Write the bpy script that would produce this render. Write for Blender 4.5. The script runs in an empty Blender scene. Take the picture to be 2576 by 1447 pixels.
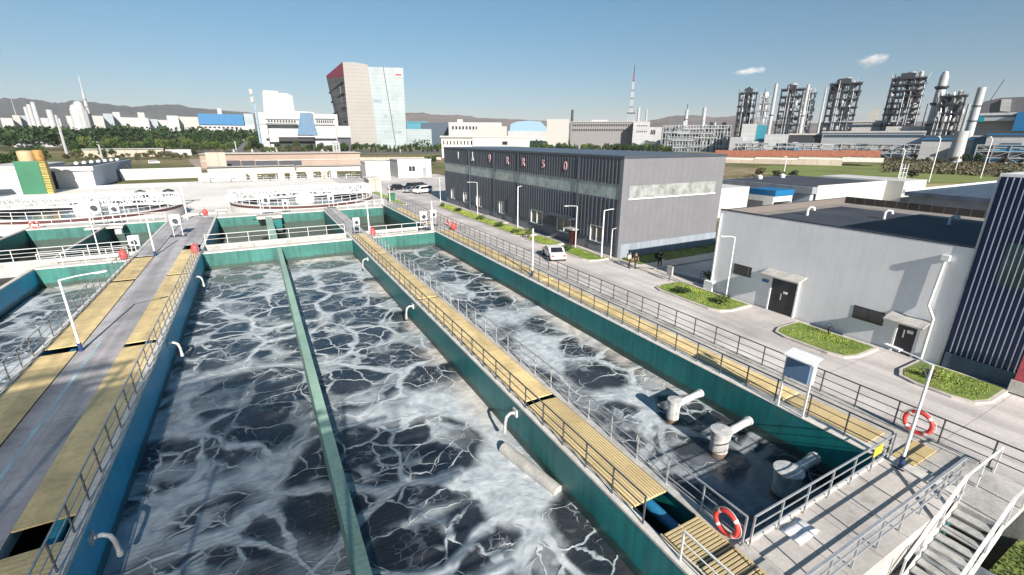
import bpy, bmesh, math, random
from mathutils import Vector, Matrix
random.seed(7)
R = math.radians
scene = bpy.context.scene
col = scene.collection
# ---------------------------------------------------------------- camera, sky, sun, exposure
W0, H0, F0 = 2576.0, 1447.0, 1149.0          # size of the photograph as studied, focal length in those pixels
EYE = Vector((0, 0, 10.9))
AX = Vector((0.87840232, -0.14523662, 0.45531932))      # rows: world axis in camera axes (right, down, forward)
AY = Vector((-0.47790809, -0.27417979, 0.8345234))
AZ = Vector((0.003636, -0.95064808, -0.31024992))
cam_d = bpy.data.cameras.new('camera'); cam = bpy.data.objects.new('camera', cam_d); col.objects.link(cam)
cam_d.sensor_width = 36; cam_d.lens = 36 * F0 / W0; cam_d.clip_start = 0.1; cam_d.clip_end = 30000
cam.matrix_world = Matrix(((AX.x, -AX.y, -AX.z, EYE.x), (AY.x, -AY.y, -AY.z, EYE.y), (AZ.x, -AZ.y, -AZ.z, EYE.z), (0, 0, 0, 1)))
scene.camera = cam
SUN_EL = 27.0; SUN_AZ = math.pi + 0.125
w = bpy.data.worlds.new('World'); scene.world = w; w.use_nodes = True
nt = w.node_tree; bg = nt.nodes['Background']
sky = nt.nodes.new('ShaderNodeTexSky'); sky.sky_type = 'NISHITA'; sky.sun_disc = False
sky.sun_elevation = R(SUN_EL); sky.sun_rotation = SUN_AZ
sky.air_density = 1.0; sky.dust_density = 0.5; sky.ozone_density = 3.0; sky.altitude = 300
tint = nt.nodes.new('ShaderNodeMix'); tint.data_type = 'RGBA'; tint.blend_type = 'MULTIPLY'; tint.inputs[0].default_value = 1; tint.inputs[7].default_value = (0.80, 0.93, 0.88, 1)
tcw = nt.nodes.new('ShaderNodeTexCoord'); spw = nt.nodes.new('ShaderNodeSeparateXYZ'); nt.links.new(tcw.outputs['Generated'], spw.inputs[0])
rw_ = nt.nodes.new('ShaderNodeValToRGB'); nt.links.new(spw.outputs[2], rw_.inputs[0]); rw_.color_ramp.elements[0].position = 0.0; rw_.color_ramp.elements[0].color = (0.70, 0.665, 0.71, 1); rw_.color_ramp.elements[1].position = 0.30; rw_.color_ramp.elements[1].color = (0.70, 0.98, 0.93, 1)
nt.links.new(rw_.outputs[0], tint.inputs[7]); nt.links.new(sky.outputs[0], tint.inputs[6]); nt.links.new(tint.outputs[2], bg.inputs[0]); bg.inputs[1].default_value = 0.056
sd = bpy.data.lights.new('sun', 'SUN'); sd.energy = 4.8; sd.angle = R(0.5); sd.color = (1.0, 0.93, 0.84)
so = bpy.data.objects.new('sun', sd); col.objects.link(so)
sdir = Vector((math.sin(SUN_AZ) * math.cos(R(SUN_EL)), math.cos(SUN_AZ) * math.cos(R(SUN_EL)), math.sin(R(SUN_EL))))
so.rotation_euler = sdir.to_track_quat('Z', 'Y').to_euler()
so.location = sdir * 50
scene.view_settings.view_transform = 'Standard'; scene.view_settings.look = 'None'
scene.view_settings.exposure = 0.95; scene.view_settings.gamma = 1.0
scene.render.engine = 'CYCLES'
scene.cycles.max_bounces = 6; scene.cycles.transparent_max_bounces = 12; scene.cycles.volume_bounces = 2
try: scene.cycles.volume_step_rate = 4.0
except Exception: pass

# ---------------------------------------------------------------- helpers
def tag(o, label=None, cat=None, group=None, kind=None):
    if label: o['label'] = label
    if cat: o['category'] = cat
    if group: o['group'] = group
    if kind: o['kind'] = kind
    return o
FR = {}
def thing(name, loc, label, cat, group=None, rz=0.0, local=False):
    o = bpy.data.objects.new(name, None); col.objects.link(o)
    o.location = loc; o.rotation_euler = (0, 0, rz); o.empty_display_size = 0.3
    FR[o.name] = (Vector(loc), rz, local)
    return tag(o, label, cat, group)
def copy_tree(o, parent=None, loc=None, rz=None, label=None, scale=None):
    c = o.copy(); col.objects.link(c); c.parent = parent
    if loc is not None: c.location = loc
    if rz is not None: c.rotation_euler = (0, 0, rz)
    if scale is not None: c.scale = (scale, scale, scale)
    if label: c['label'] = label
    for ch in o.children: copy_tree(ch, c)
    return c
class MB:
    def __init__(s): s.v = []; s.f = []
    def add(s, vs, fs):
        n = len(s.v); s.v += [tuple(v) for v in vs]; s.f += [tuple(i + n for i in f) for f in fs]; return s
    def box(s, x0, x1, y0, y1, z0, z1):
        return s.add([(x0,y0,z0),(x1,y0,z0),(x1,y1,z0),(x0,y1,z0),(x0,y0,z1),(x1,y0,z1),(x1,y1,z1),(x0,y1,z1)],
            [(0,3,2,1),(4,5,6,7),(0,1,5,4),(1,2,6,5),(2,3,7,6),(3,0,4,7)])
    def prism(s, pts, axis, a, b):
        """extrude a 2D outline; axis 'y': pts are (x,z); 'x': pts are (y,z); 'z': pts are (x,y)"""
        n = len(pts)
        def P(p, t): return {'y': (p[0], t, p[1]), 'x': (t, p[0], p[1]), 'z': (p[0], p[1], t)}[axis]
        return s.add([P(p, a) for p in pts] + [P(p, b) for p in pts],
            [tuple(range(n))[::-1], tuple(range(n, 2*n))] + [(i, (i+1) % n, n + (i+1) % n, n + i) for i in range(n)])
    def bar(s, p, q, wd, ht=None):
        p, q = Vector(p), Vector(q); ht = ht or wd; d = (q - p)
        if d.length < 1e-6: return s
        d.normalize(); up = Vector((0, 0, 1)) if abs(d.z) < 0.95 else Vector((1, 0, 0))
        a = d.cross(up).normalized() * wd / 2; b = a.cross(d).normalized() * ht / 2
        c = [a + b, -a + b, -a - b, a - b]
        return s.add([p + k for k in c] + [q + k for k in c], [(3,2,1,0),(4,5,6,7),(0,1,5,4),(1,2,6,5),(2,3,7,6),(3,0,4,7)])
    def tube(s, pts, r, seg=8, rs=None):
        pts = [Vector(p) for p in pts]; n = len(pts); vs = []; fs = []; prev = None
        for i, p in enumerate(pts):
            d = (pts[min(i+1, n-1)] - pts[max(i-1, 0)]).normalized()
            if prev is None:
                up = Vector((0, 0, 1)) if abs(d.z) < 0.9 else Vector((1, 0, 0)); a = d.cross(up).normalized()
            else: a = (prev - d * prev.dot(d)).normalized()
            prev = a; b = d.cross(a); rr = rs[i] if rs else r
            for k in range(seg):
                t = 2 * math.pi * k / seg; vs.append(p + a * math.cos(t) * rr + b * math.sin(t) * rr)
        for i in range(n - 1):
            for k in range(seg): fs.append((i*seg+k, i*seg+(k+1) % seg, (i+1)*seg+(k+1) % seg, (i+1)*seg+k))
        fs.append(tuple(range(seg))[::-1]); fs.append(tuple((n-1)*seg + k for k in range(seg)))
        return s.add(vs, fs)
    def lathe(s, prof, cx, cy, seg=24, cz=0, a0=0, a1=2*math.pi):
        full = abs(a1 - a0 - 2*math.pi) < 1e-6; m = seg if full else seg + 1; vs = []; fs = []
        for r, z in prof:
            for k in range(m):
                t = a0 + (a1 - a0) * k / seg; vs.append((cx + r*math.cos(t), cy + r*math.sin(t), cz + z))
        for i in range(len(prof) - 1):
            for k in range(seg):
                k2 = (k+1) % m; fs.append((i*m+k, i*m+k2, (i+1)*m+k2, (i+1)*m+k))
        return s.add(vs, fs)
    def grid(s, x0, x1, y0, y1, z, nx, ny, fn=None):
        vs = []
        for j in range(ny+1):
            for i in range(nx+1):
                x = x0 + (x1-x0)*i/nx; y = y0 + (y1-y0)*j/ny; vs.append((x, y, z + (fn(x, y) if fn else 0)))
        return s.add(vs, [(j*(nx+1)+i, j*(nx+1)+i+1, (j+1)*(nx+1)+i+1, (j+1)*(nx+1)+i) for j in range(ny) for i in range(nx)])
    def build(s, name, m, parent=None, smooth=False, bevel=0, label=None, origin=None, noorg=False):
        vs = [Vector(v) for v in s.v]; loc = Vector((0, 0, 0))
        if parent is not None:
            l, rz, local = FR.get(parent.name, (Vector((0,0,0)), 0, False))
            if not local:
                if rz: inv = Matrix.Rotation(-rz, 3, 'Z'); vs = [inv @ (v - l) for v in vs]
                else: vs = [v - l for v in vs]
        elif not noorg:
            if origin is None:
                xs = [v.x for v in vs]; ys = [v.y for v in vs]; zs = [v.z for v in vs]
                origin = ((min(xs)+max(xs))/2, (min(ys)+max(ys))/2, min(zs))
            loc = Vector(origin); vs = [v - loc for v in vs]
        me = bpy.data.meshes.new(name); me.from_pydata([tuple(v) for v in vs], [], s.f)
        if smooth:
            bm = bmesh.new(); bm.from_mesh(me); bmesh.ops.recalc_face_normals(bm, faces=bm.faces)
            for e in bm.edges: e.smooth = len(e.link_faces) != 2 or e.calc_face_angle(0) < 0.7
            for f in bm.faces: f.smooth = True
            bm.to_mesh(me); bm.free()
        else:
            bm = bmesh.new(); bm.from_mesh(me); bmesh.ops.recalc_face_normals(bm, faces=bm.faces); bm.to_mesh(me); bm.free()
        me.materials.append(m)
        o = bpy.data.objects.new(name, me); col.objects.link(o); o.location = loc
        if parent is not None:
            o.parent = parent; p = FR.get(parent.name)
            FR[o.name] = p if p else (Vector((0,0,0)), 0, False)     # children of a part use the same frame
        else: FR[o.name] = (loc, 0, False)
        if bevel:
            b = o.modifiers.new('bevel', 'BEVEL'); b.width = bevel; b.segments = 2; b.limit_method = 'ANGLE'
        if label: o['label'] = label
        return o
def struct(name, mb, m, **k):
    o = mb.build(name, m, None, noorg=True, **k); return tag(o, kind='structure')

# ---------------------------------------------------------------- materials
MATS = {}
def newmat(name):
    m = bpy.data.materials.new(name); m.use_nodes = True; MATS[name] = m
    n = m.node_tree.nodes; l = m.node_tree.links
    return m, n, l, n['Principled BSDF']
def nd(n, t, **k):
    x = n.new(t)
    for a, b in k.items():
        if a in ('operation', 'feature', 'blend_type', 'data_type', 'wave_type', 'bands_direction', 'distance', 'clamp', 'interpolation_type', 'musgrave_type', 'wave_profile', 'rings_direction', 'vector_type'): setattr(x, a, b)
        else: x.inputs[a].default_value = b
    return x
def rgba(c): return (c[0], c[1], c[2], 1)
def ramp(n, l, fac, stops):
    r = n.new('ShaderNodeValToRGB'); l.new(fac, r.inputs[0]); e = r.color_ramp.elements
    while len(e) > 1: e.remove(e[-1])
    e[0].position = stops[0][0]; e[0].color = rgba(stops[0][1]) if hasattr(stops[0][1], '__len__') else rgba((stops[0][1],)*3)
    for p, c in stops[1:]:
        k = e.new(p); k.color = rgba(c) if hasattr(c, '__len__') else rgba((c,)*3)
    return r
def mat(name, c, rough=0.6, metal=0.0, var=0.18, vs=0.5, streak=0.0, bump=0.0, bs=12.0, spec=0.5, c2=None, fine=0.08, fs=9.0):
    """painted / concrete-like surface: base colour with broad wear, fine grain and optional vertical streaks"""
    m, n, l, b = newmat(name)
    tc = n.new('ShaderNodeTexCoord')
    a = nd(n, 'ShaderNodeTexNoise', Scale=vs, Detail=5.0, Roughness=0.6); l.new(tc.outputs['Object'], a.inputs['Vector'])
    f = nd(n, 'ShaderNodeTexNoise', Scale=fs, Detail=4.0); l.new(tc.outputs['Object'], f.inputs['Vector'])
    d2 = c2 or tuple(x * (1 - var * 1.9) for x in c)
    r = ramp(n, l, a.outputs[0], [(0.3, d2), (0.5, tuple((x*2+y)/3 for x, y in zip(c, d2))), (0.7, tuple(min(1, x*(1+var*0.35)) for x in c))])
    out = r.outputs[0]
    mx = nd(n, 'ShaderNodeMix', data_type='RGBA', blend_type='MULTIPLY'); mx.inputs[0].default_value = 1
    rr = ramp(n, l, f.outputs[0], [(0.3, 1 - fine*2), (0.7, 1.0)]); l.new(out, mx.inputs[6]); l.new(rr.outputs[0], mx.inputs[7]); out = mx.outputs[2]
    if streak:
        mp = n.new('ShaderNodeMapping'); mp.inputs['Scale'].default_value = (2.2, 2.2, 0.12); l.new(tc.outputs['Object'], mp.inputs[0])
        s2 = nd(n, 'ShaderNodeTexNoise', Scale=1.6, Detail=5.0, Roughness=0.65); l.new(mp.outputs[0], s2.inputs['Vector'])
        m2 = nd(n, 'ShaderNodeMix', data_type='RGBA', blend_type='MULTIPLY'); m2.inputs[0].default_value = 1
        r2 = ramp(n, l, s2.outputs[0], [(0.36, 1 - streak), (0.56, 1.0)]); l.new(out, m2.inputs[6]); l.new(r2.outputs[0], m2.inputs[7]); out = m2.outputs[2]
    l.new(out, b.inputs['Base Color'])
    b.inputs['Roughness'].default_value = rough; b.inputs['Metallic'].default_value = metal; b.inputs['Specular IOR Level'].default_value = spec
    if bump:
        bn = nd(n, 'ShaderNodeTexNoise', Scale=bs, Detail=4.0); l.new(tc.outputs['Object'], bn.inputs['Vector'])
        bp = nd(n, 'ShaderNodeBump', Strength=bump, Distance=0.02); l.new(bn.outputs[0], bp.inputs['Height']); l.new(bp.outputs[0], b.inputs['Normal'])
    return m
def waterline(m, zc=-1.42, col_=(0.035, 0.04, 0.03)):
    n = m.node_tree.nodes; l = m.node_tree.links; b = n['Principled BSDF']; src = b.inputs['Base Color'].links[0].from_socket
    g_ = n.new('ShaderNodeNewGeometry'); sp = n.new('ShaderNodeSeparateXYZ'); l.new(g_.outputs['Position'], sp.inputs[0])
    nz = nd(n, 'ShaderNodeTexNoise', Scale=1.6, Detail=6.0, Roughness=0.7); l.new(g_.outputs['Position'], nz.inputs['Vector'])
    a = nd(n, 'ShaderNodeMath', operation='MULTIPLY_ADD'); l.new(nz.outputs[0], a.inputs[0]); a.inputs[1].default_value = 0.5; l.new(sp.outputs[2], a.inputs[2])
    r = nd(n, 'ShaderNodeMapRange', interpolation_type='SMOOTHSTEP'); l.new(a.outputs[0], r.inputs[0]); r.inputs[1].default_value = zc + 0.19; r.inputs[2].default_value = zc + 0.36; r.inputs[3].default_value = 0.75; r.inputs[4].default_value = 0
    mx = nd(n, 'ShaderNodeMix', data_type='RGBA'); l.new(r.outputs[0], mx.inputs[0]); l.new(src, mx.inputs[6]); mx.inputs[7].default_value = rgba(col_); l.new(mx.outputs[2], b.inputs['Base Color']); return m
def linemat(name, c, line, axis, period, frac=0.5, rough=0.6, bump=0.0, soft=0.06, var=0.15, metal=0.0, axis2=None, period2=1.0, frac2=0.08, jit=0.0, vs=0.5, spec=0.5):
    """surface with regular lines across an object axis (ribs, joints, courses, floor bands)"""
    m = mat(name, c, rough, metal, var, spec=spec, vs=vs); n = m.node_tree.nodes; l = m.node_tree.links; b = n['Principled BSDF']
    src = b.inputs['Base Color'].links[0].from_socket
    tc = n.new('ShaderNodeTexCoord'); sp = n.new('ShaderNodeSeparateXYZ'); l.new(tc.outputs['Object'], sp.inputs[0])
    def mask(ax, per, fr):
        a = nd(n, 'ShaderNodeMath', operation='DIVIDE'); l.new(sp.outputs[ax], a.inputs[0]); a.inputs[1].default_value = per
        s = a.outputs[0]
        if jit:
            nz = nd(n, 'ShaderNodeTexNoise', Scale=0.7, Detail=2.0); l.new(tc.outputs['Object'], nz.inputs['Vector'])
            j = nd(n, 'ShaderNodeMath', operation='MULTIPLY_ADD'); l.new(nz.outputs[0], j.inputs[0]); j.inputs[1].default_value = jit; l.new(s, j.inputs[2]); s = j.outputs[0]
        p = nd(n, 'ShaderNodeMath', operation='PINGPONG'); l.new(s, p.inputs[0]); p.inputs[1].default_value = 0.5
        mr = nd(n, 'ShaderNodeMapRange', interpolation_type='SMOOTHSTEP'); l.new(p.outputs[0], mr.inputs[0])
        mr.inputs[1].default_value = max(0, fr/2 - soft/2); mr.inputs[2].default_value = fr/2 + soft/2; mr.inputs[3].default_value = 1; mr.inputs[4].default_value = 0
        return mr.outputs[0]
    k = mask(axis, period, frac)
    if axis2 is not None:
        k2 = mask(axis2, period2, frac2); mm = nd(n, 'ShaderNodeMath', operation='MAXIMUM'); l.new(k, mm.inputs[0]); l.new(k2, mm.inputs[1]); k = mm.outputs[0]
    mx = nd(n, 'ShaderNodeMix', data_type='RGBA'); l.new(k, mx.inputs[0]); l.new(src, mx.inputs[6]); mx.inputs[7].default_value = rgba(line)
    l.new(mx.outputs[2], b.inputs['Base Color'])
    if bump:
        bp = nd(n, 'ShaderNodeBump', Strength=1.0, Distance=bump); iv = nd(n, 'ShaderNodeMath', operation='SUBTRACT'); iv.inputs[0].default_value = 1; l.new(k, iv.inputs[1])
        l.new(iv.outputs[0], bp.inputs['Height']); l.new(bp.outputs[0], b.inputs['Normal'])
    return m
def leafmat(name, c1, c2, vs=0.25):
    m, n, l, b = newmat(name); tc = n.new('ShaderNodeTexCoord')
    a = nd(n, 'ShaderNodeTexNoise', Scale=vs, Detail=3.0); l.new(tc.outputs['Object'], a.inputs['Vector'])
    oi = n.new('ShaderNodeObjectInfo'); ad = nd(n, 'ShaderNodeMath', operation='MULTIPLY_ADD'); l.new(oi.outputs['Random'], ad.inputs[0]); ad.inputs[1].default_value = 0.3; l.new(a.outputs[0], ad.inputs[2])
    sb = nd(n, 'ShaderNodeMath', operation='SUBTRACT'); l.new(ad.outputs[0], sb.inputs[0]); sb.inputs[1].default_value = 0.15
    r = ramp(n, l, sb.outputs[0], [(0.3, c1), (0.7, c2)]); l.new(r.outputs[0], b.inputs['Base Color']); b.inputs['Roughness'].default_value = 0.6
    b.inputs['Specular IOR Level'].default_value = 0.25
    return m
def glassy(name, c, rough=0.12):
    m, n, l, b = newmat(name); tc = n.new('ShaderNodeTexCoord'); a = nd(n, 'ShaderNodeTexNoise', Scale=0.8); l.new(tc.outputs['Object'], a.inputs['Vector'])
    r = ramp(n, l, a.outputs[0], [(0.35, tuple(x*0.7 for x in c)), (0.65, tuple(min(1, x*1.2) for x in c))]); l.new(r.outputs[0], b.inputs['Base Color'])
    b.inputs['Roughness'].default_value = rough; b.inputs['Specular IOR Level'].default_value = 0.8; return m

teal = mat('teal_tank_paint', (0.045, 0.20, 0.17), 0.45, streak=0.35, var=0.22, vs=0.35)
teal_dark = mat('deep_teal_paint', (0.010, 0.215, 0.215), 0.42, streak=0.30, var=0.18, vs=0.3)
blue_paint = mat('blue_tank_paint', (0.012, 0.42, 0.70), 0.4, streak=0.15, var=0.2, vs=0.25, c2=(0.012, 0.33, 0.50))
for _m in (teal, teal_dark, blue_paint): waterline(_m)
pale_green = mat('pale_green_partition_paint', (0.33, 0.50, 0.40), 0.55, streak=0.1, var=0.14, vs=0.3)
concrete = mat('weathered_concrete', (0.52, 0.50, 0.47), 0.85, var=0.2, vs=0.9, bump=0.3, streak=0.15)
white_conc = mat('whitewashed_concrete', (0.68, 0.65, 0.60), 0.8, var=0.13, vs=0.8, bump=0.2, streak=0.12)
grey_walk = linemat('grey_walkway_screed', (0.50, 0.48, 0.49), (0.26, 0.25, 0.26), 1, 3.7, 0.008, rough=0.8, soft=0.005, var=0.2, vs=0.5, axis2=0, period2=1.31, frac2=0.014)
deck_m = linemat('deck_paving_slabs', (0.54, 0.50, 0.47), (0.16, 0.15, 0.14), 0, 1.42, 0.016, rough=0.85, soft=0.006, var=0.13)
yellow = linemat('yellow_cover_board', (0.85, 0.65, 0.32), (0.74, 0.52, 0.22), 1, 1.25, 0.03, rough=0.5, soft=0.03, var=0.2, bump=0.01, vs=0.9)
yellow_rib = linemat('ribbed_yellow_board', (0.80, 0.62, 0.32), (0.52, 0.37, 0.16), 0, 0.115, 0.16, rough=0.5, soft=0.2, var=0.15, bump=0.03, jit=0.12)
galv = mat('galvanised_steel', (0.55, 0.57, 0.60), 0.4, 0.5, var=0.12, vs=4)
dark_steel = mat('dark_weathered_steel', (0.06, 0.065, 0.08), 0.5, 0.4, var=0.2, vs=2)
white_steel = mat('white_painted_steel', (0.80, 0.80, 0.80), 0.4, 0.0, var=0.07, vs=1.2)
blue_steel = mat('navy_blue_enamel', (0.02, 0.05, 0.17), 0.35, var=0.1)
red_foam = mat('red_lifebuoy_vinyl', (0.78, 0.07, 0.06), 0.45, var=0.12, vs=3)
white_tape = mat('white_reflective_tape', (0.80, 0.76, 0.72), 0.4, var=0.05)
rope_m = mat('pale_rope', (0.7, 0.66, 0.6), 0.9)
pipe_blue = mat('blue_pipe_paint', (0.03, 0.22, 0.42), 0.35, var=0.15)
pipe_white = mat('white_pvc_pipe', (0.66, 0.66, 0.65), 0.45, var=0.25, vs=2.5, streak=0.3)
black_m = mat('black_void_sludge', (0.015, 0.016, 0.018), 0.6)
slate = mat('slate_grey_cladding', (0.075, 0.088, 0.112), 0.38, 0.15, var=0.1, vs=0.15)
endclad = linemat('pale_grey_end_cladding', (0.185, 0.185, 0.20), (0.15, 0.15, 0.165), 0, 0.9, 0.14, rough=0.5, soft=0.08, var=0.06, bump=0.01)
translucent = linemat('frosted_panel_glazing', (0.36, 0.43, 0.42), (0.20, 0.25, 0.26), 1, 1.05, 0.07, rough=0.3, soft=0.03, var=0.25, vs=0.9)
translucent_x = linemat('frosted_end_glazing', (0.36, 0.38, 0.365), (0.24, 0.255, 0.26), 0, 0.55, 0.12, rough=0.3, soft=0.05, var=0.3, vs=1.4)
plinth = mat('grey_plinth_render', (0.21, 0.22, 0.25), 0.8, var=0.12, streak=0.15)
off_white = mat('off_white_render', (0.78, 0.775, 0.79), 0.8, var=0.06, vs=0.35, streak=0.05, fine=0.015, bump=0.1)
bright_white = mat('bright_white_render', (0.56, 0.55, 0.53), 0.8, var=0.05, vs=0.15, streak=0.06)
roof_dark = mat('bitumen_roof_felt', (0.05, 0.058, 0.075), 0.75, var=0.25, vs=0.25, bump=0.3)
roof_light = mat('dusty_roof_edge', (0.30, 0.27, 0.25), 0.85, var=0.2)
parapet_m = linemat('dark_parapet_tiles', (0.055, 0.045, 0.042), (0.16, 0.14, 0.13), 1, 0.9, 0.06, rough=0.5, soft=0.03, var=0.3, axis2=0, period2=0.9, frac2=0.06)
navy = mat('navy_ribbed_cladding', (0.012, 0.035, 0.115), 0.35, 0.2, var=0.1, vs=0.2)
navy_low = mat('blue_grey_plinth', (0.08, 0.125, 0.19), 0.7, var=0.12, streak=0.15)
glass_dark = glassy('dark_window_glass', (0.02, 0.022, 0.028))
glass_green = glassy('green_tinted_glass', (0.06, 0.10, 0.10))
brown_glass = glassy('brown_window_glass', (0.10, 0.085, 0.065), 0.25)
tower_glass = linemat('pale_curtain_glass', (0.36, 0.415, 0.435), (0.24, 0.29, 0.32), 2, 4.2, 0.09, rough=0.25, soft=0.05, var=0.12, axis2=0, period2=3.3, frac2=0.05, vs=0.05)
tower_stone = linemat('pale_stone_cladding', (0.33, 0.31, 0.295), (0.20, 0.185, 0.175), 2, 4.2, 0.07, rough=0.7, soft=0.03, var=0.06, vs=0.03)
door_m = mat('charcoal_steel_door', (0.045, 0.05, 0.058), 0.4, 0.3, var=0.2)
red_sign = mat('crimson_sign_paint', (0.30, 0.015, 0.04), 0.45, var=0.15)
pink_m = mat('faded_pink_letter', (0.70, 0.42, 0.44), 0.5, var=0.2, vs=3)
yellow_sign = mat('yellow_warning_sign', (0.80, 0.62, 0.05), 0.45)
paper_m = mat('white_sheet_board', (0.80, 0.80, 0.82), 0.5, var=0.06)
green_m = mat('leaf_green_cladding', (0.02, 0.15, 0.075), 0.45, var=0.1, vs=0.3)
beige_m = mat('cream_drum_paint', (0.50, 0.37, 0.22), 0.6, var=0.12)
ochre_m = linemat('ochre_ladder_paint', (0.50, 0.40, 0.10), (0.12, 0.10, 0.03), 2, 0.4, 0.4, rough=0.6)
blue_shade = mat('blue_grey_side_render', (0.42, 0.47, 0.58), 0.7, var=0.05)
factory_blue = mat('bright_blue_cladding', (0.006, 0.14, 0.33), 0.5, var=0.05)
sky_roof = mat('pale_blue_dome_sheet', (0.24, 0.38, 0.50), 0.4, var=0.06)
teal_roof = mat('turquoise_cladding', (0.03, 0.22, 0.30), 0.45, var=0.1)
dark_hall = mat('dark_blue_hall_cladding', (0.03, 0.06, 0.10), 0.5, var=0.2)
grey_fac = linemat('grey_concrete_office', (0.24, 0.23, 0.235), (0.19, 0.18, 0.185), 2, 4.5, 0.05, rough=0.8, var=0.1)
white_far = linemat('banded_white_plaster', (0.46, 0.465, 0.47), (0.33, 0.34, 0.36), 2, 4.0, 0.16, rough=0.7, soft=0.05, var=0.10, vs=0.06, axis2=0, period2=7.0, frac2=0.07)  # grey white with darker floor bands and upright joints
conc_frame = linemat('grey_curtain_grid', (0.14, 0.13, 0.125), (0.05, 0.047, 0.045), 2, 9.0, 0.16, rough=0.5, soft=0.05, axis2=1, period2=4.4, frac2=0.12, var=0.2, vs=0.08)
brick_m = linemat('orange_brick_heap', (0.36, 0.14, 0.085), (0.26, 0.10, 0.06), 2, 0.9, 0.2, rough=0.9, var=0.2, axis2=0, period2=6, frac2=0.04)
cream_wall = linemat('cream_panel_wall', (0.50, 0.42, 0.35), (0.30, 0.25, 0.2), 0, 6.0, 0.05, rough=0.8, soft=0.03, var=0.12, vs=0.1)
sand_wall = linemat('sand_pink_concrete', (0.38, 0.29, 0.24), (0.29, 0.22, 0.18), 0, 12.0, 0.03, rough=0.9, soft=0.02, var=0.15, vs=0.05)
bark = mat('brown_bark', (0.09, 0.06, 0.04), 0.9)
leaf_a = leafmat('dark_green_leaves', (0.012, 0.03, 0.010), (0.05, 0.09, 0.025))
leaf_b = leafmat('yellow_green_leaves', (0.04, 0.075, 0.018), (0.13, 0.16, 0.04))
leaf_c = leafmat('olive_brown_shrub', (0.05, 0.055, 0.03), (0.13, 0.11, 0.06))
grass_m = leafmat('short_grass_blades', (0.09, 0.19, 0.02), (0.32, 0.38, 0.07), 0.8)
grass_dk = leafmat('dark_grass_blades', (0.025, 0.05, 0.012), (0.09, 0.11, 0.035), 1.0)
soil = mat('grass_covered_soil', (0.20, 0.25, 0.06), 0.95, var=0.3, vs=1.2, c2=(0.10, 0.15, 0.03), bump=0.4)
kerb_m = mat('pale_kerb_stone', (0.60, 0.55, 0.50), 0.85, var=0.18, vs=1.2)
skin_m = mat('skin', (0.42, 0.25, 0.17), 0.6); black_cloth = mat('black_cloth', (0.012, 0.012, 0.015), 0.8); white_cloth = mat('white_cloth', (0.75, 0.75, 0.75), 0.8); brown_cloth = mat('dark_brown_cloth', (0.05, 0.03, 0.02), 0.85); hair_m = mat('black_hair', (0.01, 0.01, 0.01), 0.5)
car_white = mat('white_car_paint', (0.78, 0.78, 0.77), 0.25, var=0.04); car_grey = mat('silver_car_paint', (0.35, 0.36, 0.38), 0.25, 0.4, var=0.05); car_dark = mat('black_car_paint', (0.02, 0.022, 0.025), 0.2, var=0.05); tyre_m = mat('tyre_rubber', (0.02, 0.02, 0.02), 0.8)

def ground_mat():
    m, n, l, b = newmat('dry_grass_and_earth'); tc = n.new('ShaderNodeTexCoord')
    a = nd(n, 'ShaderNodeTexNoise', Scale=0.012, Detail=8.0, Roughness=0.6); l.new(tc.outputs['Object'], a.inputs['Vector'])
    c = nd(n, 'ShaderNodeTexNoise', Scale=0.35, Detail=6.0); l.new(tc.outputs['Object'], c.inputs['Vector'])
    r = ramp(n, l, a.outputs[0], [(0.36, (0.10, 0.115, 0.05)), (0.47, (0.17, 0.17, 0.075)), (0.56, (0.27, 0.215, 0.12)), (0.68, (0.36, 0.29, 0.19))])
    r2 = ramp(n, l, c.outputs[0], [(0.35, 0.62), (0.65, 1.0)]); mx = nd(n, 'ShaderNodeMix', data_type='RGBA', blend_type='MULTIPLY'); mx.inputs[0].default_value = 1
    l.new(r.outputs[0], mx.inputs[6]); l.new(r2.outputs[0], mx.inputs[7]); l.new(mx.outputs[2], b.inputs['Base Color']); b.inputs['Roughness'].default_value = 0.95
    b.inputs['Specular IOR Level'].default_value = 0.1
    return m
ground_m = ground_mat()
field_m = mat('mown_green_field', (0.20, 0.235, 0.085), 0.95, var=0.22, vs=0.05, c2=(0.15, 0.17, 0.06), spec=0.1)
drygrass_m = mat('straw_coloured_grass', (0.40, 0.33, 0.17), 0.95, var=0.25, vs=0.12, c2=(0.20, 0.19, 0.08), spec=0.1)
paving_m = linemat('pale_pinkish_paving', (0.64, 0.595, 0.575), (0.34, 0.31, 0.30), 1, 6.0, 0.006, rough=0.85, soft=0.003, var=0.2, axis2=0, period2=6.2, frac2=0.005, vs=0.18)
pave2_m = mat('bleached_yard_concrete', (0.80, 0.76, 0.71), 0.85, var=0.10, vs=0.06)
asphalt_m = mat('grey_asphalt', (0.14, 0.14, 0.135), 0.85, var=0.2, vs=0.1)

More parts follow.
